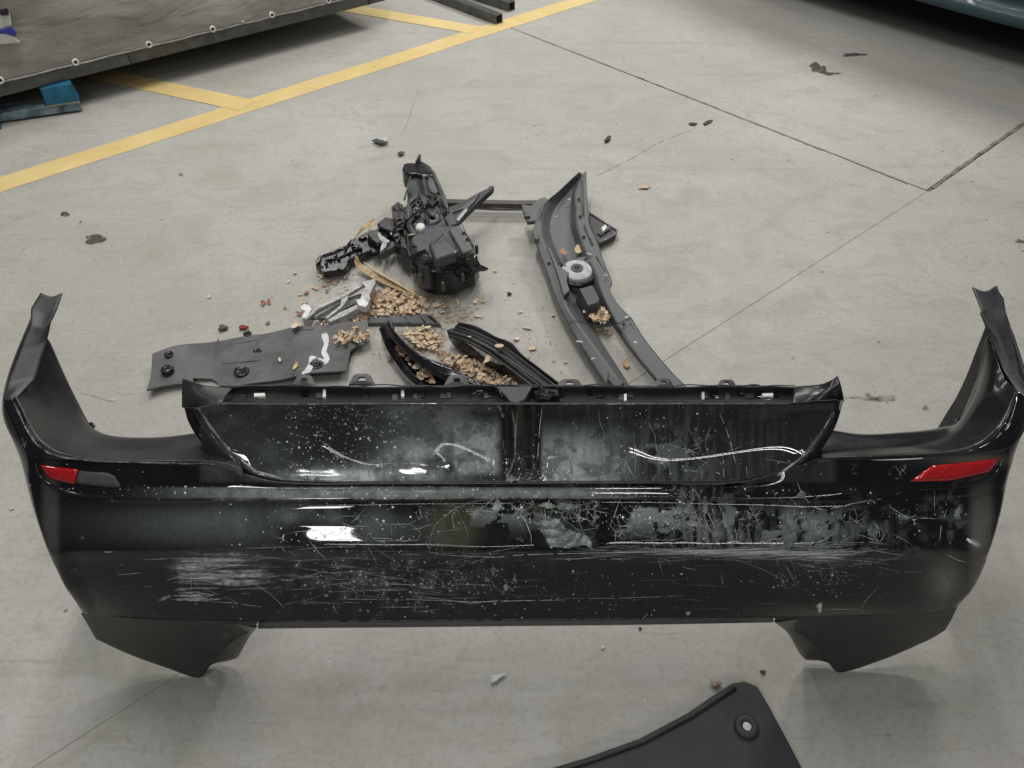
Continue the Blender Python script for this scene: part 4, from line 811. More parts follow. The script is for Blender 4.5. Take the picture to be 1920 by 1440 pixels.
# bright edge under reflector pockets (a real bead)
for pts in ([(66, 868), (75, 890), (88, 905), (115, 918), (150, 928), (190, 931), (235, 930)], [(1880, 858), (1872, 880), (1855, 896), (1820, 908), (1780, 915), (1725, 918)]):
    bm = bmesh.new(); q = pchip(np.arange(len(pts), dtype=float), np.array(pts, float), np.linspace(0, len(pts) - 1, 40)); tube(bm, [on_skin(x, y, .001) for x, y in q], [.0006 + .0030 * math.sin(math.pi * i / 39) ** .5 for i in range(40)], 10); from_bm('pocket_edge', bm, M['gloss'], bump_o, True)
def flake(poly, name, mat, lift, seed, st=2.6):
    xs_ = [p[0] for p in poly]; ys_ = [p[1] for p in poly]; bm = bmesh.new(); r = random.Random(seed); vmap = {}
    def ins(x, y):
        c = False
        for i in range(len(poly)):
            (x1, y1), (x2, y2) = poly[i], poly[i - 1]
            if (y1 > y) != (y2 > y) and x < (x2 - x1) * (y - y1) / (y2 - y1) + x1: c = not c
        return c
    nx, ny = int((max(xs_) - min(xs_)) / st) + 1, int((max(ys_) - min(ys_)) / st) + 1
    def V_(i, j):
        if (i, j) not in vmap:
            x, y = min(xs_) + i * st, min(ys_) + j * st; u = x * .22 + y * .35; w_ = x * .5 - y * .2
            vmap[(i, j)] = bm.verts.new(on_skin(x + r.uniform(-.6, .6), y + r.uniform(-.6, .6), lift * (.35 + .45 * abs(math.sin(u * .45 + 2 * math.sin(w_ * .11))) + .35 * abs(math.sin(w_ * .23 + 1.5 * math.sin(u * .2))) + .22 * r.random())))
        return vmap[(i, j)]
    for i in range(nx):
        for j in range(ny):
            if ins(min(xs_) + (i + .5) * st, min(ys_) + (j + .5) * st): bm.faces.new((V_(i, j), V_(i + 1, j), V_(i + 1, j + 1), V_(i, j + 1)))
    return from_bm(name, bm, mat, bump_o, False)
pale = simple('peeled_film', (.25, .29, .27), .5, 0, .6, 45)
flake(FLAKE, 'peeled_film', pale, .009, 1)
dkfl = simple('torn_paint_film', (.13, .15, .15), .4, 0, .5, 60)
for k, (cx, cy, rx, ry) in enumerate(((932, 950, 9, 14), (1028, 948, 20, 6), (1065, 950, 26, 8), (1290, 955, 7, 18), (1322, 950, 6, 22), (1503, 928, 9, 7), (1480, 1010, 12, 22), (948, 1102, 6, 9), (1510, 985, 10, 16), (1340, 1000, 9, 10), (1245, 995, 14, 7), (1180, 990, 8, 12), (960, 898, 14, 6), (1795, 965, 8, 16))):
    rr2 = random.Random(k); pl = [(cx + rx * rr2.uniform(.45, 1.2) * math.cos(a), cy + ry * rr2.uniform(.45, 1.2) * math.sin(a)) for a in [2 * math.pi * i / 11 for i in range(11)]]
    flake(pl, 'peeled_flake', pale if k in (0, 1, 7) else dkfl, .0028, k, 1.9)
# clips, slots and tabs on the flange
for (x0, x1, y0, y1) in ((476, 497, 737, 743), (605, 611, 727, 744), (752, 758, 725, 743), (1170, 1175, 738, 751), (1316, 1321, 734, 749), (1429, 1450, 737, 743)):
    slab_obj('flange_clip', [(x0, y0, .641), (x1, y0 - .5, .641), (x1, y1, .641), (x0, y1 + .5, .641)], .641, .628, M['whitecap'] if x0 not in (1316,) else M['alloy'], bump_o, 0, .0008)
for (cx, w, h, yb) in ((571, 22, 22, 726), (679, 25, 20, 722), (857, 24, 20, 724), (1068, 26, 15, 727), (1244, 20, 16, 727), (1362, 19, 14, 727), (1412, 16, 6, 727)):
    out = [(cx - w, yb, .646), (cx - w * .62, yb - h * .85, .650), (cx - w * .35, yb - h, .651), (cx + w * .35, yb - h, .651), (cx + w * .62, yb - h * .85, .650), (cx + w, yb, .646)]
    inn = [(cx - w * .25, yb - h * .35, .65), (cx - w * .28, yb - h * .6, .65), (cx - w * .15, yb - h * .72, .65), (cx + w * .15, yb - h * .72, .65), (cx + w * .28, yb - h * .6, .65), (cx + w * .25, yb - h * .35, .65)]
    bm = bmesh.new(); A = [bm.verts.new(P(*p)) for p in out]; B1 = [bm.verts.new(P(*p)) for p in inn]
    for i in range(5): bm.faces.new((A[i], A[i + 1], B1[i + 1], B1[i]))
    bm.faces.new((A[5], A[0], B1[0], B1[5]))
    o = from_bm('mounting_tab', bm, M['plastic'], bump_o, False); mm = o.modifiers.new('t', 'SOLIDIFY'); mm.thickness = .005; mm.offset = 0
for k in range(34):
    x = random.choice((random.uniform(430, 930), random.uniform(1030, 1470))); w = random.uniform(5, 16); y = random.uniform(730, 738); h = random.uniform(6, 14)
    slab_obj('flange_rib', [(x, y, .637), (x + w, y, .637), (x + w, y + h, .638), (x, y + h, .638)], .637, .626, random.choice((M['plastic'], M['plastic_dark'], M['gloss'])), bump_o, 0, .0008)
bm = bmesh.new(); q = np.array([(x, 723.5 + 1.6 * math.sin(x / 31.) + 1.2 * math.sin(x / 13.)) for x in np.linspace(425, 1490, 120)]); tube(bm, [P(x, y, .6525) for x, y in q], .0013, 5); from_bm('flange_edge', bm, M['plastic'], bump_o, True)
# side hooks
for pts in ([(150, 800, .49), (162, 797, .49), (172, 794, .49), (176, 799, .49), (170, 806, .488), (165, 803, .486), (176, 815, .48)], [(1803, 803, .49), (1795, 793, .49), (1791, 788, .49), (1797, 785, .49), (1806, 787, .49)]):
    bm = bmesh.new(); tube(bm, [P(*p) for p in pts], .0035, 6); from_bm('hook', bm, M['plastic_dark'], bump_o, True)
# crumpled bits by the fold
slab_obj('broken_bracket', Z6([(1150, 655), (1440, 655), (1380, 760), (1330, 785), (1270, 780), (1200, 700)]), .655, .63, M['paint_in'], bump_o, 0, .003)
slab_obj('broken_bracket', Z6([(1440, 690), (1520, 665), (1630, 680), (1640, 720), (1560, 745), (1470, 750)]), .658, .63, M['plastic_dark'], bump_o, 0, .003)
for pts in ([(1450, 740), (1560, 700), (1600, 712)], [(1470, 700), (1500, 730), (1640, 735)], [(1480, 650), (1520, 690)], [(1150, 655), (1190, 700), (1210, 740)], [(960, 745), (1010, 700), (1050, 690), (1060, 720)]):
    bm = bmesh.new(); tube(bm, [P(x, y, .664) for x, y in Z6(pts)], .0025, 6); from_bm('broken_rib', bm, M['gloss'], bump_o, True)

# ------------------------------------------------------------------ PART 3 : loose car parts on the floor
# lower liner at the bottom edge
lin = thing('black_liner', P(1350, 1400, 0), 'matte black plastic liner sheet with a round washer at the bottom photo edge', 'liner')
Lz = .035
out = [(900, 1475), (1010, 1447), (1100, 1420), (1200, 1384), (1290, 1336), (1345, 1298), (1372, 1281), (1396, 1277), (1420, 1286), (1443, 1325), (1475, 1385), (1512, 1455), (1524, 1480), (900, 1480)]
bevel_mod(slab_obj('liner_sheet', out, Lz, Lz - .012, M['mat'], lin), .006, 3)
bm = bmesh.new(); tube(bm, [P(x, y, Lz + .001) for x, y in ((960, 1470), (1105, 1427), (1205, 1391), (1297, 1342), (1352, 1305), (1378, 1289))], .006, 8); from_bm('raised_bead', bm, M['mat'], lin, True)
c0 = P(1400, 1363, Lz + .002)
lathe_obj('washer', c0, [(.010, 0), (.010, .005), (.014, .007), (.022, .006), (.026, .003), (.027, -.002)], M['mat'], lin, 28, Vector((0, 0, 1)), True)
lathe_obj('washer_hub', c0, [(0, .0045), (.009, .004), (.009, -.002)], M['alloy'], lin, 20)

# undershield
sh = thing('undershield', P(480, 670, 0), 'flat dark grey underbody shield with grommets and a white painted squiggle', 'undershield')
poly = Z4([(100, 895), (140, 640), (300, 595), (600, 520), (860, 468), (1130, 440), (1400, 428), (1600, 425), (1690, 410), (1700, 540), (1660, 562), (1600, 575), (1560, 600), (1535, 768), (1290, 785), (1150, 795), (950, 812), (700, 840), (600, 848), (598, 805), (550, 782), (425, 785), (425, 826), (300, 838), (200, 858)])
def shz0(x, y): return .028 + .009 * math.sin(y * 27 + x * 5) + .006 * math.sin(x * 9) + .003 * math.sin(x * 31 + y * 12)
def shield_z(x, y): return .022 + .012 * math.sin(x * .012) + .006 * math.sin(y * .04) + (.012 if x < 330 else 0)
# as dense triangulated sheet
bm = bmesh.new(); vs = [bm.verts.new(P(x, y, .028)) for x, y in poly]; bm.faces.new(vs); bmesh.ops.triangulate(bm, faces=bm.faces)
for _ in range(4): bmesh.ops.subdivide_edges(bm, edges=[e for e in bm.edges if e.calc_length() > .02], cuts=1, use_grid_fill=False)
bmesh.ops.triangulate(bm, faces=bm.faces)
for v in bm.verts:
    x, y = v.co.x, v.co.y; v.co.z = shz0(x, y)
o = from_bm('shield_sheet', bm, M['plastic_shield'], sh, False); 
if o.data.polygons[0].normal.z < 0: o.data.flip_normals()
mm = o.modifiers.new('t', 'SOLIDIFY'); mm.thickness = .006; mm.offset = -1
def shz(x, y): v = P(x, y, .028); return shz0(v.x, v.y)
for (zx, zy, r) in ((780, 752, .024), (1318, 705, .022), (893, 608, .014), (822, 483, .014), (255, 632, .014)):
    (x, y), = Z4([(zx, zy)]); lathe_obj('grommet', P(x, y, shz(x, y)), [(.0, .002), (r * .32, .002), (r * .36, .004), (r * .62, .005), (r * .70, .003), (r, .0025), (r * 1.05, -.001)], M['plastic_dark'], sh, 24, Vector((0, 0, 1)), False)
(x, y), = Z4([(245, 750)]); kn = lathe_obj('knob', P(x, y, .03), [(.021, -.002), (.021, .005), (.017, .011), (.010, .012), (0, .011)], M['plastic_dark'], sh, 9)
for a, b_ in (((700, 560), (1060, 500)), ((640, 700), (1240, 640)), ((610, 525), (600, 800)), ((1160, 600), (1150, 780)), ((1030, 470), (1300, 450))):
    bm = bmesh.new(); (ax_, ay), (bx, by) = Z4([a, b_]); tube(bm, [P(ax_ + (bx - ax_) * t, ay + (by - ay) * t, shz(ax_ + (bx - ax_) * t, ay + (by - ay) * t) - .001) for t in np.linspace(0, 1, 14)], .0025, 6); from_bm('rib', bm, M['plastic_shield'], sh, True)
bm = bmesh.new(); q = Z4([(1372, 480), (1385, 520), (1388, 560), (1372, 615), (1392, 655), (1375, 685), (1330, 668), (1280, 655), (1278, 700), (1262, 740), (1215, 770)]); Q = cat(np.arange(len(q), dtype=float), np.array(q, float), np.linspace(0, len(q) - 1, 60))
W_ = np.interp(np.linspace(0, 1, 60), [0, .08, .2, .4, .5, .6, .75, .9, 1], [5, 6.5, 4.2, 5.5, 5, 3.2, 3.4, 6, 2]); prev = None
for i in range(60):
    d = Q[min(i + 1, 59)] - Q[max(i - 1, 0)]; d = d / np.linalg.norm(d); n = np.array([-d[1], d[0]]); w = W_[i] * random.uniform(.88, 1.1)
    a = Q[i] + n * w; b_ = Q[i] - n * w; pr = (bm.verts.new(P(a[0], a[1], shz(*a) + .0022)), bm.verts.new(P(b_[0], b_[1], shz(*b_) + .0022)))
    if prev: bm.faces.new((prev[0], prev[1], pr[1], pr[0]))
    prev = pr
from_bm('paint_mark', bm, M['chalk'], sh)
# flat dark strip
st = thing('trim_strip', P(740, 600, 0), 'flat dark grey plastic strip lying behind the leaf pile with slanted right end', 'trim strip')
slab_obj('strip_body', Z6([(60, 125), (340, 118), (680, 118), (745, 188), (400, 180), (120, 182)]), .016, .002, M['plastic_grey'], st, .002, .003)
for x in (345, 470, 590): slab_obj('strip_notch', Z6([(x, 135, .0175), (x + 8, 133, .0175), (x + 45, 180, .0175), (x + 30, 180, .0175)]), .0175, .012, M['plastic_dark'], st)
slab_obj('end_notch', Z6([(640, 130, .0173), (665, 128, .0173), (725, 180, .0173), (700, 178, .0173)]), .0173, .012, M['plastic_dark'], st)

# curved fender trim (left of the two)
ft = thing('curved_trim', P(790, 660, 0), 'curved glossy black wheel arch trim filled with dry leaves, left of the finned one', 'trim')
rows = [Z6([(350, 165, .11), (385, 230, .115), (440, 290, .115), (530, 370, .11), (640, 445, .105), (790, 500, .10), (960, 590, .10), (1080, 660, .10)]),
        Z6([(335, 200, .10), (365, 260, .10), (420, 330, .10), (500, 410, .095), (610, 500, .09), (740, 580, .085), (850, 640, .08), (950, 700, .08)]),
        Z6([(320, 210, .055), (350, 280, .052), (405, 360, .05), (475, 440, .045), (570, 520, .04), (690, 600, .04), (790, 660, .04), (870, 720, .04)]),
        Z6([(300, 205, .03), (335, 290, .026), (385, 385, .024), (450, 475, .022), (520, 560, .02), (600, 640, .02), (680, 700, .02), (750, 750, .02)]),
        Z6([(288, 225, .05), (318, 310, .048), (360, 400, .046), (410, 475, .045), (480, 565, .044), (560, 645, .044), (620, 700, .044), (680, 750, .044)])]
sheet('trim_channel', rows, M['gloss'], ft, .01, .008, .003)
for k, off in enumerate((0, 14, 26)):
    bm = bmesh.new(); tube(bm, [P(x + off / 4, y - off / 6, .045 + .008 * k) for x, y in Z6([(300, 225), (335, 320), (375, 400), (430, 480), (500, 570), (600, 670)])], .003, 6); from_bm('rib', bm, M['gloss'], ft, True)
slab_obj('end_tongue', Z6([(340, 140), (365, 160), (395, 200), (385, 250), (340, 230), (325, 190)]), .10, .06, M['plastic'], ft, 0, .004)
for t in (.25, .5, .75):
    x = 300 + 260 * t; y = 230 + 340 * t
    slab_obj('trim_clip', Z6([(x + 20, y, .06), (x + 60, y + 10, .06), (x + 55, y + 40, .06), (x + 25, y + 35, .06)]), .06, .025, M['plastic_dark'], ft, 0, .002)
# finned sill trim (right)
fs_ = thing('finned_trim', P(940, 660, 0), 'long grey black panel trim with parallel ribs, right of the leaf-filled trim', 'trim')
rows = [Z6([(880, 178, .07), (1000, 205, .07), (1090, 250, .07), (1160, 290, .07), (1270, 330, .07), (1350, 420, .07), (1480, 520, .07), (1640, 640, .07), (1740, 700, .07)]),
        Z6([(850, 215, .045), (970, 245, .045), (1060, 285, .045), (1150, 325, .045), (1250, 385, .045), (1340, 445, .045), (1460, 535, .045), (1610, 655, .045), (1700, 720, .045)]),
        Z6([(790, 235, .075), (930, 275, .075), (1030, 320, .075), (1120, 365, .075), (1220, 430, .075), (1310, 490, .075), (1430, 580, .075), (1560, 670, .075), (1650, 740, .075)]),
        Z6([(805, 285, .055), (920, 320, .055), (1010, 365, .055), (1095, 415, .055), (1190, 475, .055), (1280, 540, .055), (1390, 610, .055), (1480, 680, .055), (1560, 740, .055)])]
sheet('trim_panel', rows, M['plastic'], fs_, .012, .006, .003, fv=lambda x, Y, xn: np.stack([np.interp(xn, x, Y[:, k]) for k in range(Y.shape[1])], 1))
sheet('trim_wing', [Z6([(805, 290, .055), (930, 330, .055), (1040, 420, .055), (1150, 490, .055), (1290, 500, .06), (1380, 580, .06), (1430, 650, .055)]), Z6([(810, 305, .02), (860, 370, .015), (980, 450, .012), (1090, 510, .012), (1200, 570, .012), (1310, 640, .012), (1390, 690, .012)])], M['plastic_dark'], fs_, .012, .01, .003)
for off in (0, 1, 2, 3):
    bm = bmesh.new(); b0 = Z6([(855 - 12 * off, 205 + 24 * off), (980 - 12 * off, 240 + 25 * off), (1150 - 15 * off, 320 + 28 * off), (1330 - 20 * off, 440 + 30 * off), (1600 - 25 * off, 650 + 25 * off), (1680 - 25 * off, 715 + 25 * off)])
    tube(bm, [P(x, y, .078 if off != 1 else .07) for x, y in b0], .003, 6); from_bm('rib', bm, M['plastic'], fs_, True)

# cowl / side channel with strut mount
cw_ = thing('body_liner_channel', P(1100, 560, 0), 'long curved slate grey trunk side liner with round white mount and leaves', 'liner')
c_rows = [
 Z3([(478, 72, .115), (350, 195, .11), (262, 270, .10), (225, 345, .10), (195, 440, .09), (220, 540, .085), (262, 650, .08), (300, 770, .075), (350, 890, .07), (410, 1010, .065), (480, 1130, .06), (560, 1255, .055), (640, 1380, .05), (700, 1470, .05)]),
 Z3([(486, 78, .11), (380, 190, .095), (300, 275, .085), (262, 350, .085), (245, 440, .09), (280, 540, .095), (330, 660, .09), (372, 790, .085), (400, 900, .08), (455, 990, .08), (545, 1110, .075), (640, 1240, .07), (735, 1370, .065), (800, 1470, .065)]),
 Z3([(492, 84, .09), (420, 190, .07), (335, 290, .06), (300, 390, .055), (310, 480, .045), (345, 575, .04), (385, 680, .035), (440, 800, .03), (480, 900, .03), (560, 1020, .025), (640, 1130, .022), (735, 1250, .02), (820, 1370, .02), (890, 1470, .02)]),
 Z3([(497, 88, .09), (440, 200, .07), (430, 290, .06), (425, 390, .055), (445, 480, .045), (475, 580, .04), (505, 680, .035), (560, 800, .03), (620, 910, .03), (680, 1020, .025), (755, 1140, .022), (840, 1260, .02), (925, 1370, .02), (1000, 1470, .02)]),
 Z3([(500, 86, .12), (450, 200, .11), (456, 300, .105), (462, 400, .10), (490, 500, .095), (530, 600, .09), (580, 700, .085), (610, 800, .08), (660, 910, .075), (712, 1010, .07), (790, 1130, .065), (870, 1245, .06), (955, 1350, .055), (1040, 1460, .05)]),
 Z3([(521, 68, .125), (525, 200, .118), (532, 300, .11), (545, 400, .105), (590, 500, .10), (625, 610, .095), (678, 745, .09), (668, 800, .085), (720, 890, .08), (800, 970, .075), (880, 1100, .07), (960, 1200, .065), (1060, 1315, .06), (1170, 1420, .055)])]
lin_v = lambda x, Y, xn: np.stack([np.interp(xn, x, Y[:, k]) for k in range(Y.shape[1])], 1)
sheet('channel', [r_[:10] for r_ in c_rows], M['plastic_grey'], cw_, .012, .01, .003, fv=lin_v, off=-1)
def lerp3(a, b_, t): return tuple(a[k] * (1 - t) + b_[k] * t for k in range(3))
lo = [r_[9:] for r_ in c_rows]; ts = [.95, .8, .62, .5, .42][:len(lo[0])]; tr = [.1, .25, .5, .6, .62][:len(lo[0])]
sheet('split_strip', [lo[0], lo[1], [lerp3(a, b_, t) for a, b_, t in zip(lo[1], lo[2], ts)]], M['plastic_grey'], cw_, .012, .01, .003, fv=lin_v)
sheet('split_strip', [[lerp3(a, b_, t) for a, b_, t in zip(lo[3], lo[4], tr)], lo[4], lo[5]], M['plastic_grey'], cw_, .012, .01, .003, fv=lin_v)
chan = c_rows
(x, y), = Z3([(464, 668)]); c0 = P(x, y, .085)
mt = lathe_obj('strut_mount', c0 - Vector((0, 0, .035)), [(.0, .030), (.018, .030), (.020, .038), (.030, .040), (.052, .034), (.056, .026), (.056, -.02)], simple('grey_white_mount', (.50, .51, .53), .5, 0, .3, 50), cw_, 36, Vector((0, -.1, 1)), False)
lathe_obj('mount_hub', c0 - Vector((0, 0, .0)), [(0, .004), (.010, .004), (.011, .006), (.022, .006), (.024, .000)], M['plastic'], mt, 24, Vector((0, -.1, 1)))
lathe_obj('mount_bore', c0 + Vector((0, 0, .0042)), [(0, .001), (.0095, .001), (.0095, -.002)], M['rubber'], mt, 18, Vector((0, -.1, 1)))
bm = bmesh.new()
for k in range(26):
    a = math.radians(-200 + 300 * k / 25)
R_pts = [c0 + Vector((.066 * math.cos(a), .066 * math.sin(a), -.012 + .012 * math.sin(a))) for a in [math.radians(150 + 270 * k / 30) for k in range(31)]]
tube(bm, R_pts, .010, 8); from_bm('mount_collar', bm, M['plastic_dark'], mt, True)
slab_obj('mount_box', Z3([(470, 785), (560, 760), (612, 850), (600, 880), (530, 900)]), .10, .03, M['plastic'], cw_, .006, .008)
slab_obj('mount_plate', Z3([(375, 645), (480, 595), (525, 590), (545, 640), (470, 620), (400, 665)]), .088, .05, M['plastic_grey'], cw_, 0, .003)
slab_obj('side_lip', Z3([(278, 530), (300, 540), (345, 640), (415, 690), (400, 740), (420, 800), (385, 830), (345, 700), (310, 600)]), .10, .08, M['plastic_grey'], cw_, 0, .003)
slab_obj('end_clip', Z3([(655, 1300), (735, 1350), (755, 1365), (740, 1385), (690, 1390), (650, 1340)]), .085, .05, M['plastic'], cw_, 0, .004)
slab_obj('corner_bracket', Z3([(125, 272), (180, 278), (235, 235), (270, 225), (292, 245), (240, 300), (215, 372), (160, 378), (150, 345), (130, 300)]), .10, .085, M['plastic_grey'], cw_, 0, .003)
(x, y), = Z3([(158, 345)]); lathe_obj('bracket_bolt', P(x, y, .105), [(0, .008), (.010, .006), (.012, 0), (.012, -.01)], M['steel'], cw_, 12)
slab_obj('corner_lip', Z3([(190, 430), (210, 405), (232, 460), (228, 488), (205, 480)]), .105, .08, M['plastic_grey'], cw_, 0, .003)
for a, b_ in (((495, 120), (502, 330)), ((510, 400), (560, 520)), ((585, 590), (640, 690)), ((790, 1000), (865, 1120)), ((930, 1190), (1030, 1310)), ((745, 1075), (940, 1340))):
    bm = bmesh.new(); q = Z3([a, b_]); zz = .122 - .075 * max(0, (a[1] - 100)) / 1250; tube(bm, [P(q[0][0], q[0][1], zz + .004), P(q[1][0], q[1][1], zz - .004)], .0035, 6); from_bm('rib', bm, M['plastic_grey'], cw_, True)
for zx, zy, zz in ((472, 105, .122), (475, 238, .116), (483, 342, .110), (506, 468, .102), (292, 630, .09), (750, 1005, .08)):
    (x, y), = Z3([(zx, zy)]); lathe_obj('screw_hole', P(x, y, zz + .002), [(0, .001), (.005, .001), (.006, -.003)], M['rubber'], cw_, 10)
for zx, zy in ((415, 243), (335, 348), (480, 392), (523, 388), (503, 130), (540, 578), (640, 708), (770, 965), (822, 1120), (563, 1220), (480, 1115)):
    (x, y), = Z3([(zx, zy)]); bm = bmesh.new(); p = P(x, y, .082 if zy < 420 and zx < 450 else .10); box(bm, p, random.uniform(.008, .02), random.uniform(.004, .008), .003, random.uniform(-.6, .6)); from_bm('pale_fleck', bm, M['scrap'], cw_)
# window trim behind: thin rail + triangle
wt = thing('window_frame_trim', P(940, 385, 0), 'thin brown grey window frame rail with triangular end and white clip behind the liner', 'window trim')
slab_obj('rail', [(833, 380), (930, 382), (985, 383), (1035, 380), (1035, 375), (985, 375.5), (930, 375), (833, 373)], .055, .035, M['brown'], wt, 0, .002)
bm = bmesh.new(); tube(bm, [P(x, y, .03) for x, y in ((838, 386), (930, 391), (990, 391), (1020, 388))], .009, 8); from_bm('rail_seal', bm, simple('bare_trim_metal', (.19, .165, .15), .35, .3, .3, 20), wt, True)
tri = Z3([(540, 322), (575, 340), (712, 432), (700, 455), (640, 490), (598, 508), (575, 470), (545, 400)])
slab_obj('corner_plate', tri, .03, .008, M['plastic'], wt, 0, .003)
bm = bmesh.new(); tube(bm, [P(x, y, .034) for x, y in Z3([(540, 322), (585, 350), (650, 392), (708, 428), (712, 440), (690, 460), (640, 488), (598, 507)])], .0035, 6); from_bm('plate_rim', bm, simple('pale_rim', (.28, .26, .24), .5), wt, True)
slab_obj('clip', Z3([(612, 412), (640, 392), (652, 410), (625, 438)]), .05, .03, M['whitecap'], wt, 0, .003)
slab_obj('clip_base', Z3([(590, 445), (660, 400), (672, 420), (610, 462)]), .038, .028, M['plastic'], wt)

# ------------------------------------------------------------------ headlamp assembly
hl = thing('headlamp_housing', P(850, 500, 0), 'broken black headlamp unit seen from behind, with side brackets and white cap', 'headlamp')
HZ = M['housing']; HD = M['plastic_dark']
def hs(name, pts, z1, z0, mat=None, flare=.004, bevel=.005): return bevel_mod(slab_obj(name, Z2(pts), z1, z0, mat or HZ, hl, flare, bevel), .002, 1)
body = hs('housing_body', [(895, 830), (930, 780), (980, 760), (1180, 700), (1320, 700), (1400, 790), (1435, 850), (1420, 905), (1300, 945), (1130, 985), (1000, 965), (930, 910)], .17, .03, None, .004, .012)
hs('housing_rear', [(940, 960), (1080, 940), (1300, 930), (1430, 900), (1465, 950), (1430, 1010), (1330, 1040), (1260, 1085), (1130, 1090), (1040, 1065), (970, 1020)], .12, .02, HD, .004, .008)
hs('access_cover', [(1065, 850), (1180, 750), (1240, 770), (1300, 920), (1290, 935), (1130, 985), (1110, 970)], .195, .16, None, .003, .006)
hs('cover_ridge', [(1080, 850), (1175, 770), (1190, 775), (1100, 860)], .198, .19, None, 0, .002)
hs('side_panel', [(1225, 735), (1310, 700), (1365, 760), (1430, 905), (1340, 935), (1290, 850)], .185, .10, M['plastic_grey'], .004, .006)
hs('lower_bulb_cover', [(940, 930), (1000, 895), (1075, 890), (1110, 985), (1060, 1050), (990, 1040), (950, 1000)], .15, .06, None, .006, .008)
hs('neck', [(865, 560), (905, 480), (960, 430), (1060, 470), (1160, 560), (1190, 640), (1220, 710), (1000, 790), (930, 780), (880, 700)], .16, .03, None, .006, .008)
hs('upper_arm', [(900, 310), (960, 290), (1050, 270), (1085, 290), (1150, 400), (1190, 520), (1215, 600), (1080, 640), (1000, 560), (930, 470), (885, 440)], .14, .04, None, .005, .006)
hs('hood', [(845, 235), (860, 200), (900, 192), (990, 196), (1050, 230), (1100, 300), (1020, 300), (960, 285), (900, 290), (860, 270)], .16, .09, HD, .002, .006)
hs('hood_tip', [(955, 195), (962, 160), (980, 130), (1000, 128), (995, 160), (988, 198)], .17, .12, HD, 0, .002)
bm = bmesh.new(); tube(bm, [P(x, y, .15) for x, y in Z2([(1000, 195), (1070, 235), (1110, 290), (1150, 380), (1190, 470), (1212, 560), (1222, 600)])], .006, 8); from_bm('hood_edge', bm, M['plastic_grey'], hl, True)
bm = bmesh.new(); tube(bm, [P(x, y, .155) for x, y in Z2([(1040, 225), (1090, 290), (1130, 370), (1165, 460), (1190, 560)])], .0035, 6); from_bm('hood_edge', bm, M['plastic'], hl, True)
hs('arm_slot', [(970, 340), (1000, 330), (1060, 600), (1040, 610), (990, 500)], .15, .12, HD, 0, .002)
hs('arm_rib', [(1010, 330), (1030, 325), (1075, 540), (1060, 560)], .165, .13, None, 0, .002)
hs('dark_pocket', [(1050, 470), (1130, 455), (1150, 540), (1120, 570), (1060, 540)], .155, .12, M['rubber'], 0, .002)
hs('clear_shard', [(1060, 290), (1095, 320), (1140, 430), (1120, 450), (1080, 430), (1060, 370)], .152, .14, M['plastic_grey'], 0, .001)
for k in range(4): hs('vent_rib', [(905 + 12 * k, 510 + 32 * k), (975 + 8 * k, 450 + 34 * k), (985 + 8 * k, 462 + 34 * k), (915 + 12 * k, 526 + 32 * k)], .172, .15, HD if k % 2 else HZ, 0, .002)
for cx, cy, r, zc in ((1095, 660, .030, .165), (962, 600, .018, .165)):
    (x, y), = Z2([(cx, cy)]); lathe_obj('bulb_socket', P(x, y, zc), [(r * .3, .002), (r * .4, .008), (r * .8, .009), (r, .004), (r * 1.15, -.002), (r * 1.2, -.02)], HZ, hl, 24, Vector((.1, -.2, 1)), False)
(x, y), = Z2([(998, 735)]); cap = lathe_obj('white_cap', P(x, y, .172), [(0, .014), (.010, .014), (.016, .012), (.0175, .008), (.0175, -.01)], M['whitecap'], hl, 28, Vector((-.1, -.35, 1)), True)
bm = bmesh.new(); tube(bm, [P(x, y, z) for (x, y), z in zip(Z2([(1085, 640), (1050, 600), (990, 590), (930, 620), (900, 660), (850, 690), (800, 720), (765, 775)]), (.185, .19, .19, .185, .17, .15, .13, .12))], .0045, 8); from_bm('cable', bm, M['rubber'], hl, True)
(x, y), = Z2([(763, 770)]); bm = bmesh.new(); tube(bm, [P(x - 2, y + 3, .118), P(x + 4, y - 4, .122)], .004, 8); from_bm('cable_end', bm, M['whitecap'], hl)
Z9 = zm(560, 280, 5.0526)
def plate(name, pts, mat, proud=.008, depth=.012, par=None, zfix=None):
    """thin plate on the lamp: its height follows the top or the front wall of the housing"""
    top = []
    for x, y in pts:
        z = (max(.006, .17 - .16 * max(0, y - 1010) / 315) if zfix is None else zfix) + proud * .6; (a, b_), = Z9([(x, y)]); top.append(P(a, b_, z))
    c = sum(top, Vector()) / len(top); d = (c - Vector((0, 0, H))).normalized(); sh_ = d * (.022 if zfix is None and c.z < .16 else .004); bm = bmesh.new(); prism(bm, [v - sh_ for v in top], [v - sh_ + d * (depth + .012) for v in top]); return bevel_mod(from_bm(name, bm, mat, par or hl), .0012, 1)
PG, BK = M['plastic'], M['plastic_dark']
plate('motor_frame', [(1235, 1090), (1262, 1058), (1325, 1058), (1350, 1110), (1385, 1178), (1290, 1218), (1245, 1172)], BK, .012)
(x, y), = Z9([(1285, 1140)]); lathe_obj('motor_knob', P(x, y, .115), [(0, .014), (.0095, .014), (.0115, .010), (.0115, -.004)], HZ, hl, 22, Vector((0, -.7, .6)))
plate('front_shell', [(1040, 1010), (1200, 940), (1250, 1050), (1240, 1180), (1300, 1240), (1220, 1250), (1120, 1190), (1060, 1100)], HZ, .006)
plate('front_shell', [(1350, 1050), (1530, 1000), (1600, 1060), (1640, 1150), (1500, 1200), (1395, 1180), (1350, 1110)], PG, .004)
plate('slot', [(1395, 1095), (1415, 1088), (1440, 1120), (1442, 1150), (1420, 1158), (1400, 1130)], M['rubber'], .012, .006)
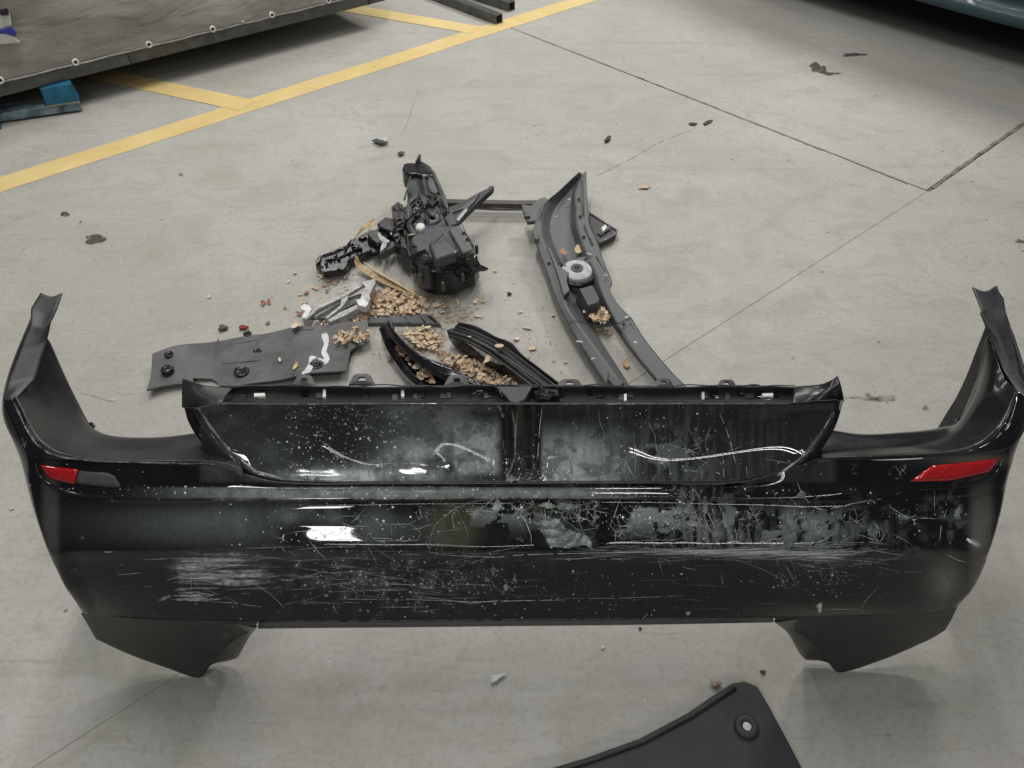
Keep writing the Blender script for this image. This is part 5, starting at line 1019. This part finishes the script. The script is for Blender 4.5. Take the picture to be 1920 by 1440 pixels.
for k in range(5): plate('cooling_fin', [(1455 + 24 * k, 1078 - 7 * k), (1466 + 24 * k, 1074 - 7 * k), (1500 + 24 * k, 1136 - 9 * k), (1488 + 24 * k, 1142 - 9 * k)], BK if k % 2 else M['rubber'], .014, .01)
plate('lower_shell', [(1120, 1200), (1230, 1260), (1400, 1250), (1500, 1200), (1500, 1290), (1440, 1325), (1290, 1330), (1200, 1290), (1140, 1240)], BK, .008)
plate('lower_shell', [(1180, 1225), (1300, 1262), (1420, 1248), (1415, 1270), (1290, 1285), (1190, 1250)], PG, .014)
plate('lower_tooth', [(1360, 1290), (1440, 1280), (1450, 1320), (1380, 1330)], HZ, .012); plate('lower_tooth', [(1250, 1285), (1300, 1290), (1310, 1325), (1270, 1320)], PG, .012)
plate('connector', [(1540, 985), (1660, 945), (1672, 968), (1590, 1015), (1560, 1045), (1530, 1030)], BK, .014)
plate('rear_flap', [(1560, 1060), (1650, 1020), (1700, 1050), (1720, 1090), (1800, 1128), (1780, 1150), (1700, 1160), (1640, 1185), (1580, 1150)], PG, .006)
plate('rear_flap', [(1500, 1200), (1620, 1160), (1690, 1168), (1640, 1215), (1520, 1260)], M['rubber'], .003)
plate('rear_slot', [(1668, 1110), (1710, 1090), (1700, 1120)], M['rubber'], .012, .005); plate('rear_slot', [(1735, 1135), (1790, 1132), (1750, 1160)], BK, .012, .005)
for a, b_, w in (((1100, 1095), (1120, 1190), 9), ((1215, 935), (1245, 1045), 7), ((1250, 1045), (1505, 965), 8), ((1240, 905), (1265, 1030), 6), ((1415, 780), (1500, 960), 6), ((1200, 1010), (1230, 1090), 6), ((1540, 700), (1640, 900), 7), ((1480, 720), (1590, 930), 5), ((1050, 880), (1120, 900), 7), ((1420, 1170), (1540, 1130), 6), ((1380, 1225), (1500, 1180), 6)):
    dx, dy = b_[0] - a[0], b_[1] - a[1]; L = math.hypot(dx, dy); nx, ny = -dy / L * w / 2, dx / L * w / 2
    plate('seam_rib', [(a[0] + nx, a[1] + ny), (b_[0] + nx, b_[1] + ny), (b_[0] - nx, b_[1] - ny), (a[0] - nx, a[1] - ny)], BK if w > 6 else PG, .022 if a[1] < 1000 else .016, .006)
for x_, y_ in ((1545, 790), (1580, 850)): plate('side_slot', [(x_, y_ - 8), (x_ + 36, y_ - 16), (x_ + 38, y_ - 4), (x_ + 4, y_ + 6)], M['rubber'], .034, .006)
plate('cover_wedge', [(1380, 840), (1420, 800), (1500, 950), (1440, 900)], PG, .040, .006)
for x_, y_, w in ((1352, 1060, 20), (1365, 1270, 15), (1550, 1185, 9), (1068, 1105, 10), (1180, 1170, 8), (1660, 1125, 7), (1605, 1040, 16)): plate('bright_chip', [(x_ - w, y_ - w * .4), (x_ + w * .6, y_ - w * .5), (x_ + w, y_ + w * .4), (x_ - w * .5, y_ + w * .5)], M['alloy'], .020, .004)
for _ in range(60):
    x_ = random.uniform(1080, 1640); y_ = random.uniform(1060, 1310)
    if y_ > 1320 - abs(x_ - 1340) * .45: continue
    w = random.uniform(8, 30); h_ = random.uniform(5, 16); a = random.uniform(-.6, .5); c_, s_ = math.cos(a), math.sin(a)
    plate('small_mount', [(x_ + u * c_ - v * s_, y_ + u * s_ + v * c_) for u, v in ((-w, -h_), (w, -h_ * .6), (w * .8, h_), (-w, h_ * .7))], random.choice((BK, HZ, PG, M['rubber'])), random.uniform(.012, .022), .01)
for _ in range(46):
    x_ = random.uniform(1000, 1330); y_ = random.uniform(420, 720)
    if x_ < 1150 - (y_ - 420) * .5: continue
    w = random.uniform(10, 34); h_ = random.uniform(4, 12); a = random.choice((-.9, -.7, 1.2, .2)) + random.uniform(-.3, .3); c_, s_ = math.cos(a), math.sin(a)
    plate('small_rib', [(x_ + u * c_ - v * s_, y_ + u * s_ + v * c_) for u, v in ((-w, -h_), (w, -h_), (w, h_), (-w, h_))], random.choice((BK, HZ, PG, M['rubber'], M['brown'])), random.uniform(.0, .012), .012)
for pts in ([(1000, 480), (1040, 330), (1060, 260)], [(1120, 290), (1150, 420), (1200, 560)], [(1210, 290), (1240, 420), (1290, 470)], [(1350, 480), (1400, 560)], [(900, 540), (960, 620), (1000, 700)], [(1030, 800), (1040, 950), (1070, 1080)], [(1100, 140), (1200, 170), (1250, 230)], [(1110, 120), (1150, 50)]):
    bm = bmesh.new(); tube(bm, [P(x, y, .178 if y < 400 else .165) for x, y in Z9(pts)], .0035, 6); from_bm('edge_rib', bm, random.choice((PG, HZ)), hl, True)
for k in range(9):
    x_ = 900 + random.uniform(0, 110); y_ = 530 + random.uniform(0, 330); plate('torn_scrap', [(x_, y_), (x_ + random.uniform(15, 45), y_ + random.uniform(-25, 10)), (x_ + random.uniform(10, 50), y_ + random.uniform(15, 50)), (x_ - 10, y_ + 20)], random.choice((BK, M['brown'], PG)), .0, .02, None, .135)
for cx, cy in ((925, 1035), (1180, 1185), (1360, 985), (1340, 1110), (1025, 305), (812, 520), (1100, 492), (1455, 880), (1000, 1120)):
    (x, y), = Z2([(cx, cy)]); zc = .17 if cy < 900 else .12; lathe_obj('screw', P(x, y, zc), [(0, .006), (.004, .005), (.006, .002), (.006, -.03)], M['alloy'] if cy in (305, 520, 492) else M['steel'], hl, 10)
# right bracket
hs('bracket_arm', [(1225, 560), (1330, 520), (1440, 455), (1475, 435), (1545, 405), (1570, 380), (1600, 385), (1590, 405), (1540, 450), (1420, 560), (1300, 680), (1260, 700), (1225, 620)], .15, .125, M['plastic'], 0, .003)
hs('bracket_edge', [(1260, 600), (1330, 560), (1430, 490), (1470, 440), (1480, 445), (1440, 510), (1380, 570), (1310, 665), (1290, 670), (1300, 630), (1350, 570)], .158, .145, M['plastic_grey'], 0, .001)
hs('bracket_web', [(1190, 640), (1260, 600), (1300, 690), (1230, 720)], .16, .12, HZ, 0, .003)
hs('bracket_chrome', [(1290, 655), (1370, 570), (1385, 575), (1320, 660), (1300, 672)], .161, .155, M['alloy'], 0, .001)
# side mount & left arm
hs('side_mount', [(755, 550), (800, 515), (850, 530), (880, 640), (860, 720), (800, 700), (770, 640)], .13, .03, M['brown'], 0, .005)
hs('side_mount', [(860, 700), (890, 760), (880, 850), (900, 920), (830, 880), (780, 800), (790, 720)], .12, .02, HD, 0, .005)
la = thing('lamp_bracket', P(670, 470, 0), 'glossy black elongated lamp bracket lying left of the headlamp unit', 'bracket')
def ls(name, pts, z1, z0, mat, flare=.003, bevel=.004): return bevel_mod(slab_obj(name, Z2(pts), z1, z0, mat, la, flare, bevel), .002, 1)
ls('bracket_body', [(135, 1015), (185, 950), (280, 905), (400, 860), (440, 820), (540, 790), (600, 830), (655, 870), (600, 910), (540, 935), (480, 955), (415, 990), (390, 1040), (350, 1060), (200, 1085), (180, 1045)], .042, .012, HD, .002, .004)
ls('bracket_rim', [(185, 1045), (330, 1010), (400, 1000), (370, 1060), (330, 1065), (200, 1083)], .046, .03, HD)
ls('upper_block', [(640, 690), (710, 635), (790, 655), (800, 720), (770, 765), (720, 745), (660, 720)], .095, .04, HD)
ls('upper_plate', [(560, 780), (600, 745), (660, 730), (740, 770), (730, 810), (680, 830), (650, 870), (600, 830)], .075, .03, HD)
ls('chrome_piece', [(640, 770), (665, 760), (675, 790), (750, 835), (725, 850), (715, 880), (665, 925), (670, 880), (690, 845), (655, 820)], .088, .07, M['alloy'], 0, .002)
ls('clear_piece', [(715, 870), (770, 830), (800, 860), (780, 880), (680, 935), (665, 925)], .07, .04, M['plastic_grey'])
ls('bracket_clip', [(455, 880), (480, 855), (498, 862), (480, 900), (462, 905)], .055, .04, HD, 0, .002)
for zx, zy in ((295, 970), (470, 875), (390, 890), (230, 990)):
    (x, y), = Z2([(zx, zy)]); lathe_obj('boss', P(x, y, .044), [(.003, .004), (.006, .004), (.007, 0), (.007, -.01)], HD, la, 12)
for pts in ([(190, 960), (300, 925), (420, 870)], [(230, 1000), (330, 975), (420, 930), (520, 900)], [(380, 920), (400, 870), (430, 830)], [(345, 1075), (385, 1040), (410, 990)]):
    bm = bmesh.new(); tube(bm, [P(x, y, .046) for x, y in Z2(pts)], .003, 6); from_bm('rib', bm, M['gloss'], la, True)
for pts in ([(150, 1070), (200, 1000), (215, 1010), (200, 1060), (170, 1085)], [(490, 900), (495, 845), (510, 850), (520, 890)], [(400, 1130), (450, 1060), (470, 1070), (440, 1120), (405, 1150)], [(205, 1130), (380, 1120), (360, 1145), (230, 1160)], [(690, 930), (760, 955), (780, 975), (720, 985), (700, 1000)], [(640, 830), (740, 870), (750, 890), (730, 925), (660, 880)], [(560, 830), (630, 790), (700, 760), (690, 790), (600, 850)]):
    plate('torn_flange', pts, BK, 0, .012, la, .05)
for k in range(14):
    x_ = random.uniform(220, 640); y_ = 1110 - (x_ - 180) * .52 + random.uniform(-50, 40); w = random.uniform(10, 34); plate('small_rib', [(x_, y_), (x_ + w, y_ - w * .5), (x_ + w, y_ - w * .5 + 8), (x_, y_ + 8)], random.choice((BK, PG)), 0, .006, la, .052)

# ------------------------------------------------------------------ alloy bracket
ab = thing('alloy_bracket', P(640, 565, 0), 'silvery cast alloy bracket with open triangular frame beside the leaf pile', 'bracket')
def az(name, pts, z1, z0, mat=None): return bevel_mod(slab_obj(name, Z4(pts), z1, z0, mat or M['alloy'], ab, 0, .002), .0015, 1)
az('upper_bar', [(1225, 370), (1320, 290), (1500, 200), (1640, 120), (1735, 85), (1745, 105), (1650, 135), (1510, 218), (1340, 300), (1245, 378)], .06, .045)
az('lower_bar', [(1395, 385), (1480, 330), (1600, 275), (1690, 230), (1700, 250), (1620, 300), (1500, 360), (1420, 395)], .05, .02)
az('end_plate', [(1640, 110), (1740, 85), (1745, 110), (1700, 200), (1705, 230), (1680, 290), (1630, 265), (1640, 200), (1670, 140)], .07, .05)
az('web', [(1260, 370), (1500, 235), (1640, 190), (1600, 260), (1420, 350), (1390, 370)], .035, .025, M['plastic_grey'])
az('cross_bar', [(1500, 215), (1545, 200), (1550, 215), (1510, 280), (1400, 370), (1380, 368), (1490, 280)], .055, .035)
az('web_rib', [(1290, 350), (1480, 250), (1490, 258), (1310, 360)], .045, .03)
az('end_lug', [(1200, 280), (1230, 262), (1265, 275), (1285, 305), (1255, 350), (1220, 372), (1215, 350), (1240, 320), (1205, 305)], .05, .01, M['whitecap'])
az('step', [(1600, 235), (1650, 225), (1695, 260), (1670, 290), (1620, 275)], .075, .05, M['whitecap'])

# ------------------------------------------------------------------ palm leaf strips
def strip(name, pts, w, mat, label, cat_, thick=.0012, curl=.4):
    q = np.array(pts, float); Q = cat(np.arange(len(q), dtype=float), q, np.linspace(0, len(q) - 1, 40)); vs = []; fs = []
    for i, (x, y, z) in enumerate(Q):
        a = P(*Q[max(0, i - 1)]); b_ = P(*Q[min(39, i + 1)]); d = (b_ - a).normalized(); n = Vector((-d.y, d.x, 0)).normalized(); ww = w * max(.12, math.sin(math.pi * min(.97, max(.03, i / 39))) ** .45); c0 = P(x, y, z)
        for k, t in enumerate((-1, -.5, 0, .5, 1)): vs.append(tuple(c0 + n * ww * t + Vector((0, 0, (t * t) * curl * ww + .0004 * math.sin(i * 2.3 + k)))))
        if i:
            for k in range(4): p_ = 5 * i + k; fs.append((p_ - 5, p_ - 4, p_ + 1, p_))
    o = link(name, mesh(name, vs, fs), mat, None, True); mm = o.modifiers.new('t', 'SOLIDIFY'); mm.thickness = thick; mm.offset = 0; tagit(o, label, cat_); return o
strip('palm_frond_strip', [Z2([(470, 965)])[0] + (.06,), Z2([(500, 1050)])[0] + (.03,), Z2([(640, 1140)])[0] + (.015,), Z2([(800, 1215)])[0] + (.02,), Z2([(920, 1265)])[0] + (.02,), Z2([(1015, 1315)])[0] + (.01,)], .016, M['palm'], 'long curved dry tan palm leaf strip below the lamp bracket', 'dry leaf')
strip('palm_frond_strip', [Z2([(530, 1010)])[0] + (.03,), Z2([(680, 1110)])[0] + (.03,), Z2([(820, 1190)])[0] + (.03,), Z2([(985, 1295)])[0] + (.02,)], .006, simple('pale_palm', (.60, .49, .30), .6, 0, .3, 60), 'thin pale dry leaf rib lying along the long palm strip', 'dry leaf')
strip('palm_frond_strip', [Z2([(445, 830)])[0] + (.07,), Z2([(520, 750)])[0] + (.11,), Z2([(590, 690)])[0] + (.12,), Z2([(625, 665)])[0] + (.13,)], .012, M['palm'], 'short upright tan palm leaf piece resting on the lamp bracket', 'dry leaf')
strip('palm_frond_strip', [Z2([(560, 780)])[0] + (.10,), Z2([(590, 730)])[0] + (.12,), Z2([(625, 670)])[0] + (.135,)], .006, simple('pale_palm', (.60, .49, .30), .6, 0, .3, 60), 'pale folded leaf edge at the upper tip of the bracket strip', 'dry leaf')

# ------------------------------------------------------------------ dry leaves
def leaf_geo(L=.03, W=.011, curl=.5, seed=0):
    r = random.Random(seed); vs = []; fs = []; n = 6
    for i in range(n + 1):
        t = i / n; w = W * math.sin(math.pi * min(.98, max(.03, t ** .85))) ** .8 * r.uniform(.88, 1.1); x = (t - .5) * L; z = curl * L * (t - .5) ** 2 * 1.2 + r.uniform(-.0008, .0008); yb = .12 * L * math.sin(t * 3 + seed)
        for s in (-1, 0, 1): vs.append((x + r.uniform(-.0015, .0015), yb + s * w * r.uniform(.75, 1.2), z + abs(s) * w * curl * r.uniform(.6, 1.1)))
        if i:
            for k in range(2): p_ = 3 * i + k; fs.append((p_ - 3, p_ - 2, p_ + 1, p_))
    return vs, fs
variants = [leaf_geo(random.uniform(.018, .042), random.uniform(.006, .014), random.uniform(.05, .9), k) for k in range(10)]
vmesh = [mesh('dry_leaf', *v) for v in variants]
def place_leaf(px, py, z, label, group, scale=1, mat=None, vi=None, rz=None):
    me = vmesh[random.randrange(10) if vi is None else vi]
    if mat is not None: me = me.copy(); me.materials.clear(); me.materials.append(mat)
    elif len(me.materials) == 0: me.materials.append(M['leaf'])
    o = bpy.data.objects.new('dry_leaf', me); C.objects.link(o); p = P(px, py, z); o.location = (p.x, p.y, p.z + .0035); o.rotation_euler = (random.uniform(-.35, .35), random.uniform(-.25, .25), random.uniform(0, 6.3) if rz is None else rz); o.scale = (scale,) * 3
    tagit(o, label, 'dry leaf', group); return o
def litter(name, pts_fn, n, zf, mat, scale=(.5, 1.0), layers=.02, kind='stuff'):
    V = []; Fc = []; off = 0
    for _ in range(n):
        px, py = pts_fn(); vs, fs = random.choice(variants); a = random.uniform(0, 6.3); s = random.uniform(*scale); rx = random.gauss(0, .45); ry = random.gauss(0, .35)
        R3 = Matrix.Rotation(a, 3, 'Z') @ Matrix.Rotation(rx, 3, 'X') @ Matrix.Rotation(ry, 3, 'Y'); c0 = P(px, py, 0); base = zf(px, py) + random.random() * layers + .004
        c0 = P(px, py, base)
        for v in vs: w = R3 @ (Vector(v) * s); V.append((c0.x + w.x, c0.y + w.y, max(base - .003 - random.random() * .0005, c0.z + w.z)))
        Fc += [tuple(i + off for i in f) for f in fs]; off += len(vs)
    o = link(name, mesh(name, V, Fc), mat); tagit(o, kind=kind); return o
def inpoly(pts):
    xs_ = [p[0] for p in pts]; ys_ = [p[1] for p in pts]
    def f():
        while True:
            x, y = random.uniform(min(xs_), max(xs_)), random.uniform(min(ys_), max(ys_)); ins = False
            for i in range(len(pts)):
                (x1, y1), (x2, y2) = pts[i], pts[i - 1]
                if (y1 > y) != (y2 > y) and x < (x2 - x1) * (y - y1) / (y2 - y1) + x1: ins = not ins
            if ins: return x, y
    return f
z0f = lambda x, y: 0.0
def pile(poly, n, zf=z0f, layers=.02, label='', scale=(.22, .9)):
    o = litter('leaf_litter', inpoly(poly), n, zf, M['leaf'], scale, layers); return tagit(o, label, 'leaf litter')
pile([(640, 590), (700, 545), (735, 540), (800, 560), (800, 588), (735, 592), (680, 597)], 430, z0f, .016, 'thick heap of dry brown leaves between alloy bracket and dark strip')
pile([(600, 596), (640, 575), (700, 575), (690, 600), (640, 612), (600, 610)], 170, z0f, .02, 'dry leaves spilling under the lower bar of the alloy bracket')
pile([(750, 618), (800, 612), (828, 640), (820, 655), (790, 655), (765, 635)], 130, z0f, .014, 'small heap of dry leaves between the strip and the two trims')
pile([(815, 655), (870, 668), (930, 690), (985, 722), (920, 722), (870, 700), (835, 678)], 190, z0f, .014, 'line of dry leaves in the gap between the two curved trims')
pile(Z4([(1430, 500), (1600, 430), (1700, 430), (1700, 520), (1560, 565), (1440, 540)]), 70, lambda x, y: .032, .012, 'dry leaves scattered on the right end of the undershield')
pile(Z6([(390, 350), (470, 370), (640, 520), (700, 640), (600, 610), (520, 500), (430, 420)]), 70, lambda x, y: .04, .02, 'dry leaves caught inside the curved glossy trim')
pile(Z3([(490, 905), (620, 900), (665, 960), (640, 1000), (560, 985)]), 80, lambda x, y: .045, .02, 'dry leaves gathered below the box in the grey liner channel', (.5, .9))
pile(Z3([(560, 1030), (690, 1040), (700, 1075), (590, 1080)]), 22, lambda x, y: .0, .008, 'few small dry leaf scraps on the floor between the split liner strips', (.3, .6))
# crumbs
litterC = litter('leaf_crumbs', lambda: (random.gauss(720, 110), random.gauss(590, 45)), 260, z0f, M['leaf'], (.12, .35), .002); tagit(litterC, 'tiny leaf crumbs scattered round the heap', 'leaf litter')
litterD = litter('leaf_crumbs', lambda: (random.gauss(985, 45), random.gauss(660, 40)), 90, z0f, M['leaf'], (.12, .3), .002); tagit(litterD, 'tiny leaf crumbs right of the finned trim', 'leaf litter')
m, nt, b = new_mat('leaf_dust'); b.inputs['Base Color'].default_value = (.30, .21, .13, 1); b.inputs['Roughness'].default_value = .9; nt.links.new(ramp(nt, nz(nt, 70, 6, .75, geo(nt), .4), [(.45, 0), (.62, .75)]), b.inputs['Alpha']); M['leafdust'] = m
for c_, rx, ry in (((735, 572), 95, 26), ((790, 640), 52, 26), ((905, 692), 90, 26), ((640, 600), 60, 16), ((850, 590), 60, 14)): blob(c_, rx, ry, M['leafdust'], .0018, .35, 30, 'structure', 'leaf_dust')
# single leaves
for px, py, sc_, lab in ((1208, 352, 2.0, 'large pale tan leaf lying alone on the open floor right of the liner'), (928, 509, .9, 'narrow pale leaf on the floor right of the headlamp'), (892, 568, 1.0, 'reddish curled leaf below right of the headlamp'), (905, 566, .9, 'brown leaf touching another below right of the headlamp'), (858, 568, .9, 'pale leaf directly below the headlamp'), (988, 618, .9, 'upright tan leaf above the finned trim'), (1000, 655, 1.2, 'brown curled leaf right of the finned trim ribs'), (968, 638, 1.0, 'tan leaf beside the dark edge of the finned trim'), (897, 595, .8, 'small cream leaf above the finned trim left end'), (868, 595, .6, 'tiny cream leaf near the strip end'), (1036, 593, .7, 'small white leaf left of the liner channel'), (1060, 680, .7, 'small cream leaf near the lower left edge of the liner'), (1038, 678, .6, 'cream leaf scrap at floor beside the trim end'), (975, 586, .5, 'small cream scrap on open floor')):
    place_leaf(px, py, 0, lab, 'single leaves on the floor', sc_)
for px, py, z, sc_, lab in ((935, 652, .085, 1.3, 'pale leaf lying on the ribs of the finned trim'), (912, 676, .06, 1.0, 'small brown leaf on the lower wing of the finned trim'), (880, 633, .085, .6, 'tiny pale leaf at upper ribs of the finned trim'), (748, 655, .05, 1.2, 'cream leaf at the upper end inside the curved trim'), (795, 698, .05, 1.5, 'large cream leaf low inside the curved trim'), (768, 672, .05, 1.2, 'pale leaf in the middle of the curved trim'), (1058, 474, .06, 1.3, 'pink tan leaf on the liner above the round mount, left one'), (1083, 470, .06, 1.4, 'pink tan leaf on the liner above the round mount, right one'), (1176, 684, .0, 1.2, 'tan leaf on the floor between the split lower strips of the liner'), (771, 443, .19, 1.1, 'tan leaf lying on the headlamp beside the white cap'), (555, 614, .035, 1.8, 'large tan and orange leaf at the top edge of the undershield')):
    place_leaf(px, py, z, lab, 'leaves on the car parts', sc_)
o = place_leaf(554, 688, .035, 'small yellow leaf on the undershield left of the paint mark', None, 1.2, M['leafyellow'], 3, 1.5); place_leaf(525, 676, .035, 'pale green brown leaf in the middle of the undershield', None, .9, None, 4, 1.8)
for px, py, sc_, lab in ((492, 571, 1.3, 'reddish brown torn leaf above the undershield, left one'), (505, 568, .9, 'reddish leaf scrap beside the torn one'), (576, 551, 1.0, 'dark red ring shaped leaf above the alloy bracket'), (534, 578, .8, 'small reddish leaf between undershield and alloy bracket'), (562, 590, 1.0, 'red brown leaf by the left lug of the alloy bracket'), (503, 607, .8, 'small dark leaf standing at the top edge of the undershield'), (612, 548, .9, 'dark thin leaf above the alloy bracket')):
    place_leaf(px, py, 0, lab, 'reddish leaves', sc_, M['leafred'])
grp = 'small leaves round the heap'
rr_ = random.Random(3)
for k in range(46):
    px, py = rr_.gauss(700, 85), rr_.gauss(560, 28)
    if 760 < px < 920 and py < 555: continue
    place_leaf(px, py, 0, 'small dry leaf loose on the floor, ' + ('left of the alloy bracket' if px < 600 else 'above the alloy bracket' if px < 700 and py < 560 else 'under the alloy bracket' if px < 700 else 'beside the palm leaf strip' if px < 790 else 'below the headlamp'), grp, rr_.uniform(.45, .9))
for k in range(18): place_leaf(rr_.uniform(590, 660), rr_.uniform(505, 545), 0, 'small dry leaf lying loose on the floor below the glossy lamp bracket', 'small leaves below the lamp bracket', rr_.uniform(.4, .9))
for k in range(70):
    x, y = inpoly([(650, 590), (700, 548), (735, 542), (800, 562), (795, 586), (735, 592), (680, 594)])(); place_leaf(x, y, .016, 'dry brown leaf on the big heap, ' + ('left end by the alloy bracket' if x < 700 else 'middle of the heap' if x < 755 else 'right end by the headlamp') + (', far edge' if y < 568 else ', near edge'), 'leaves on top of the big heap', rr_.uniform(.6, 1.1))
for k in range(34):
    x, y = inpoly([(815, 655), (870, 668), (930, 690), (985, 722), (920, 722), (870, 700), (835, 678)])(); place_leaf(x, y, .014, 'tan leaf on the leaves between the two trims, ' + ('upper end' if x < 870 else 'middle' if x < 925 else 'lower end by the bumper'), 'leaves between the two trims', rr_.uniform(.6, 1.1))
for k in range(26):
    x, y = inpoly([(750, 618), (800, 612), (828, 640), (820, 655), (790, 655), (765, 635)])(); place_leaf(x, y, .014, 'tan leaf on the small heap below the strip, ' + ('left side' if x < 790 else 'right side') + (' near the strip' if y < 636 else ' farther down'), 'leaves on the small heap', rr_.uniform(.6, 1.1))

# ------------------------------------------------------------------ small debris
def chunk(px, py, rx, ry, h, mat, label, cat_, name='debris', z=0):
    bm = bmesh.new(); bmesh.ops.create_icosphere(bm, subdivisions=2, radius=1); c0 = P(px, py, z); sd = random.random() * 9
    for v in bm.verts:
        k = 1 + .28 * math.sin(v.co.x * 3 + sd) * math.cos(v.co.y * 4 + sd) + random.uniform(-.1, .1)
        v.co = Vector((c0.x + v.co.x * rx * k, c0.y + v.co.y * ry * k, z + .001 + h * .5 * (1 + v.co.z * k * .9)))
    return tagit(from_bm(name, bm, mat), label, cat_)
def shard(pts, z, mat, label, cat_, name='shard', th=.003, tilt=0):
    bm = bmesh.new(); top = [P(p[0], p[1], z + tilt * i / len(pts)) for i, p in enumerate(pts)]; prism(bm, top, [v - Vector((0, 0, th)) for v in top]); return tagit(from_bm(name, bm, mat), label, cat_)
shard([(920, 1281), (921, 1266), (932, 1264), (946, 1261), (951, 1263), (938, 1270), (930, 1277)], .004, M['scrap'], 'pale torn paper scrap on the floor below the bumper', 'paper scrap', 'paper_scrap', .002, .006)
chunk(1342, 1284, .012, .008, .012, M['pebble_pink'], 'pinkish stone chip on the floor above the black liner tip', 'stone chip', 'stone_chip')
chunk(1430, 1262, .007, .005, .006, M['stone'], 'small dark grit lump above right of the liner tip', 'grit', 'grit'); chunk(1200, 1180, .004, .004, .004, M['stone'], 'tiny dark pebble just below the bumper lip', 'pebble', 'pebble')
shard([(697, 263), (706, 259), (715, 263), (724, 261), (727, 266), (712, 268)], .012, M['steel'], 'small grey and white plastic fragment on open floor above the headlamp', 'fragment', 'plastic_fragment', .004, .01)
shard([(714, 261), (722, 256), (727, 259), (724, 265)], .02, M['scrap'], 'white chip beside the grey fragment above the headlamp', 'chip', 'plastic_chip', .003)
shard([(745, 286), (752, 283), (759, 285), (755, 289), (748, 290)], .008, M['steel'], 'thin curved grey scrap close above the headlamp hood', 'scrap', 'metal_scrap', .003, .006)
shard([(1133, 262), (1140, 254), (1146, 255), (1142, 261), (1137, 264)], .014, M['stone'], 'small dark plastic crumb alone on floor above the liner tip', 'crumb', 'plastic_crumb', .008)
chunk(1299, 234, .02, .014, .008, M['stone'], 'flat dark oval scrap lying near the long floor joint', 'scrap', 'dark_scrap'); shard([(1318, 231), (1328, 225), (1337, 224), (1333, 229), (1322, 234)], .006, M['stone'], 'dark thin sliver beside the oval scrap near the joint', 'sliver', 'dark_sliver')
chunk(955, 553, .009, .008, .010, M['stone'], 'small dark stone right of the headlamp on the floor', 'stone', 'small_stone')
chunk(420, 618, .018, .013, .016, simple('grey_lump', (.12, .10, .10), .6), 'grey crumpled lump above the undershield', 'lump', 'grey_lump'); chunk(457, 617, .016, .010, .014, M['redplastic'], 'small broken red lens lump at the undershield top edge', 'lens fragment', 'red_fragment')
chunk(732, 676, .010, .012, .012, M['pebble_pink'], 'small tan nut shell between undershield and curved trim', 'nut shell', 'nut_shell')
chunk(1538, 1140, .004, .004, .006, M['pebble_pink'], 'tiny cream chip stuck on the lower right of the bumper', 'chip', 'cream_chip', .298)
for px, py in ((1643, 178), (1772, 184), (1803, 200), (720, 100), (713, 113), (1822, 340), (1917, 470), (1002, 236), (23, 955), (1130, 1215)): chunk(px, py, .005, .005, .004, M['scrap'], 'tiny white chip on the concrete floor', 'chip', 'white_chip')['group'] = 'tiny white chips'
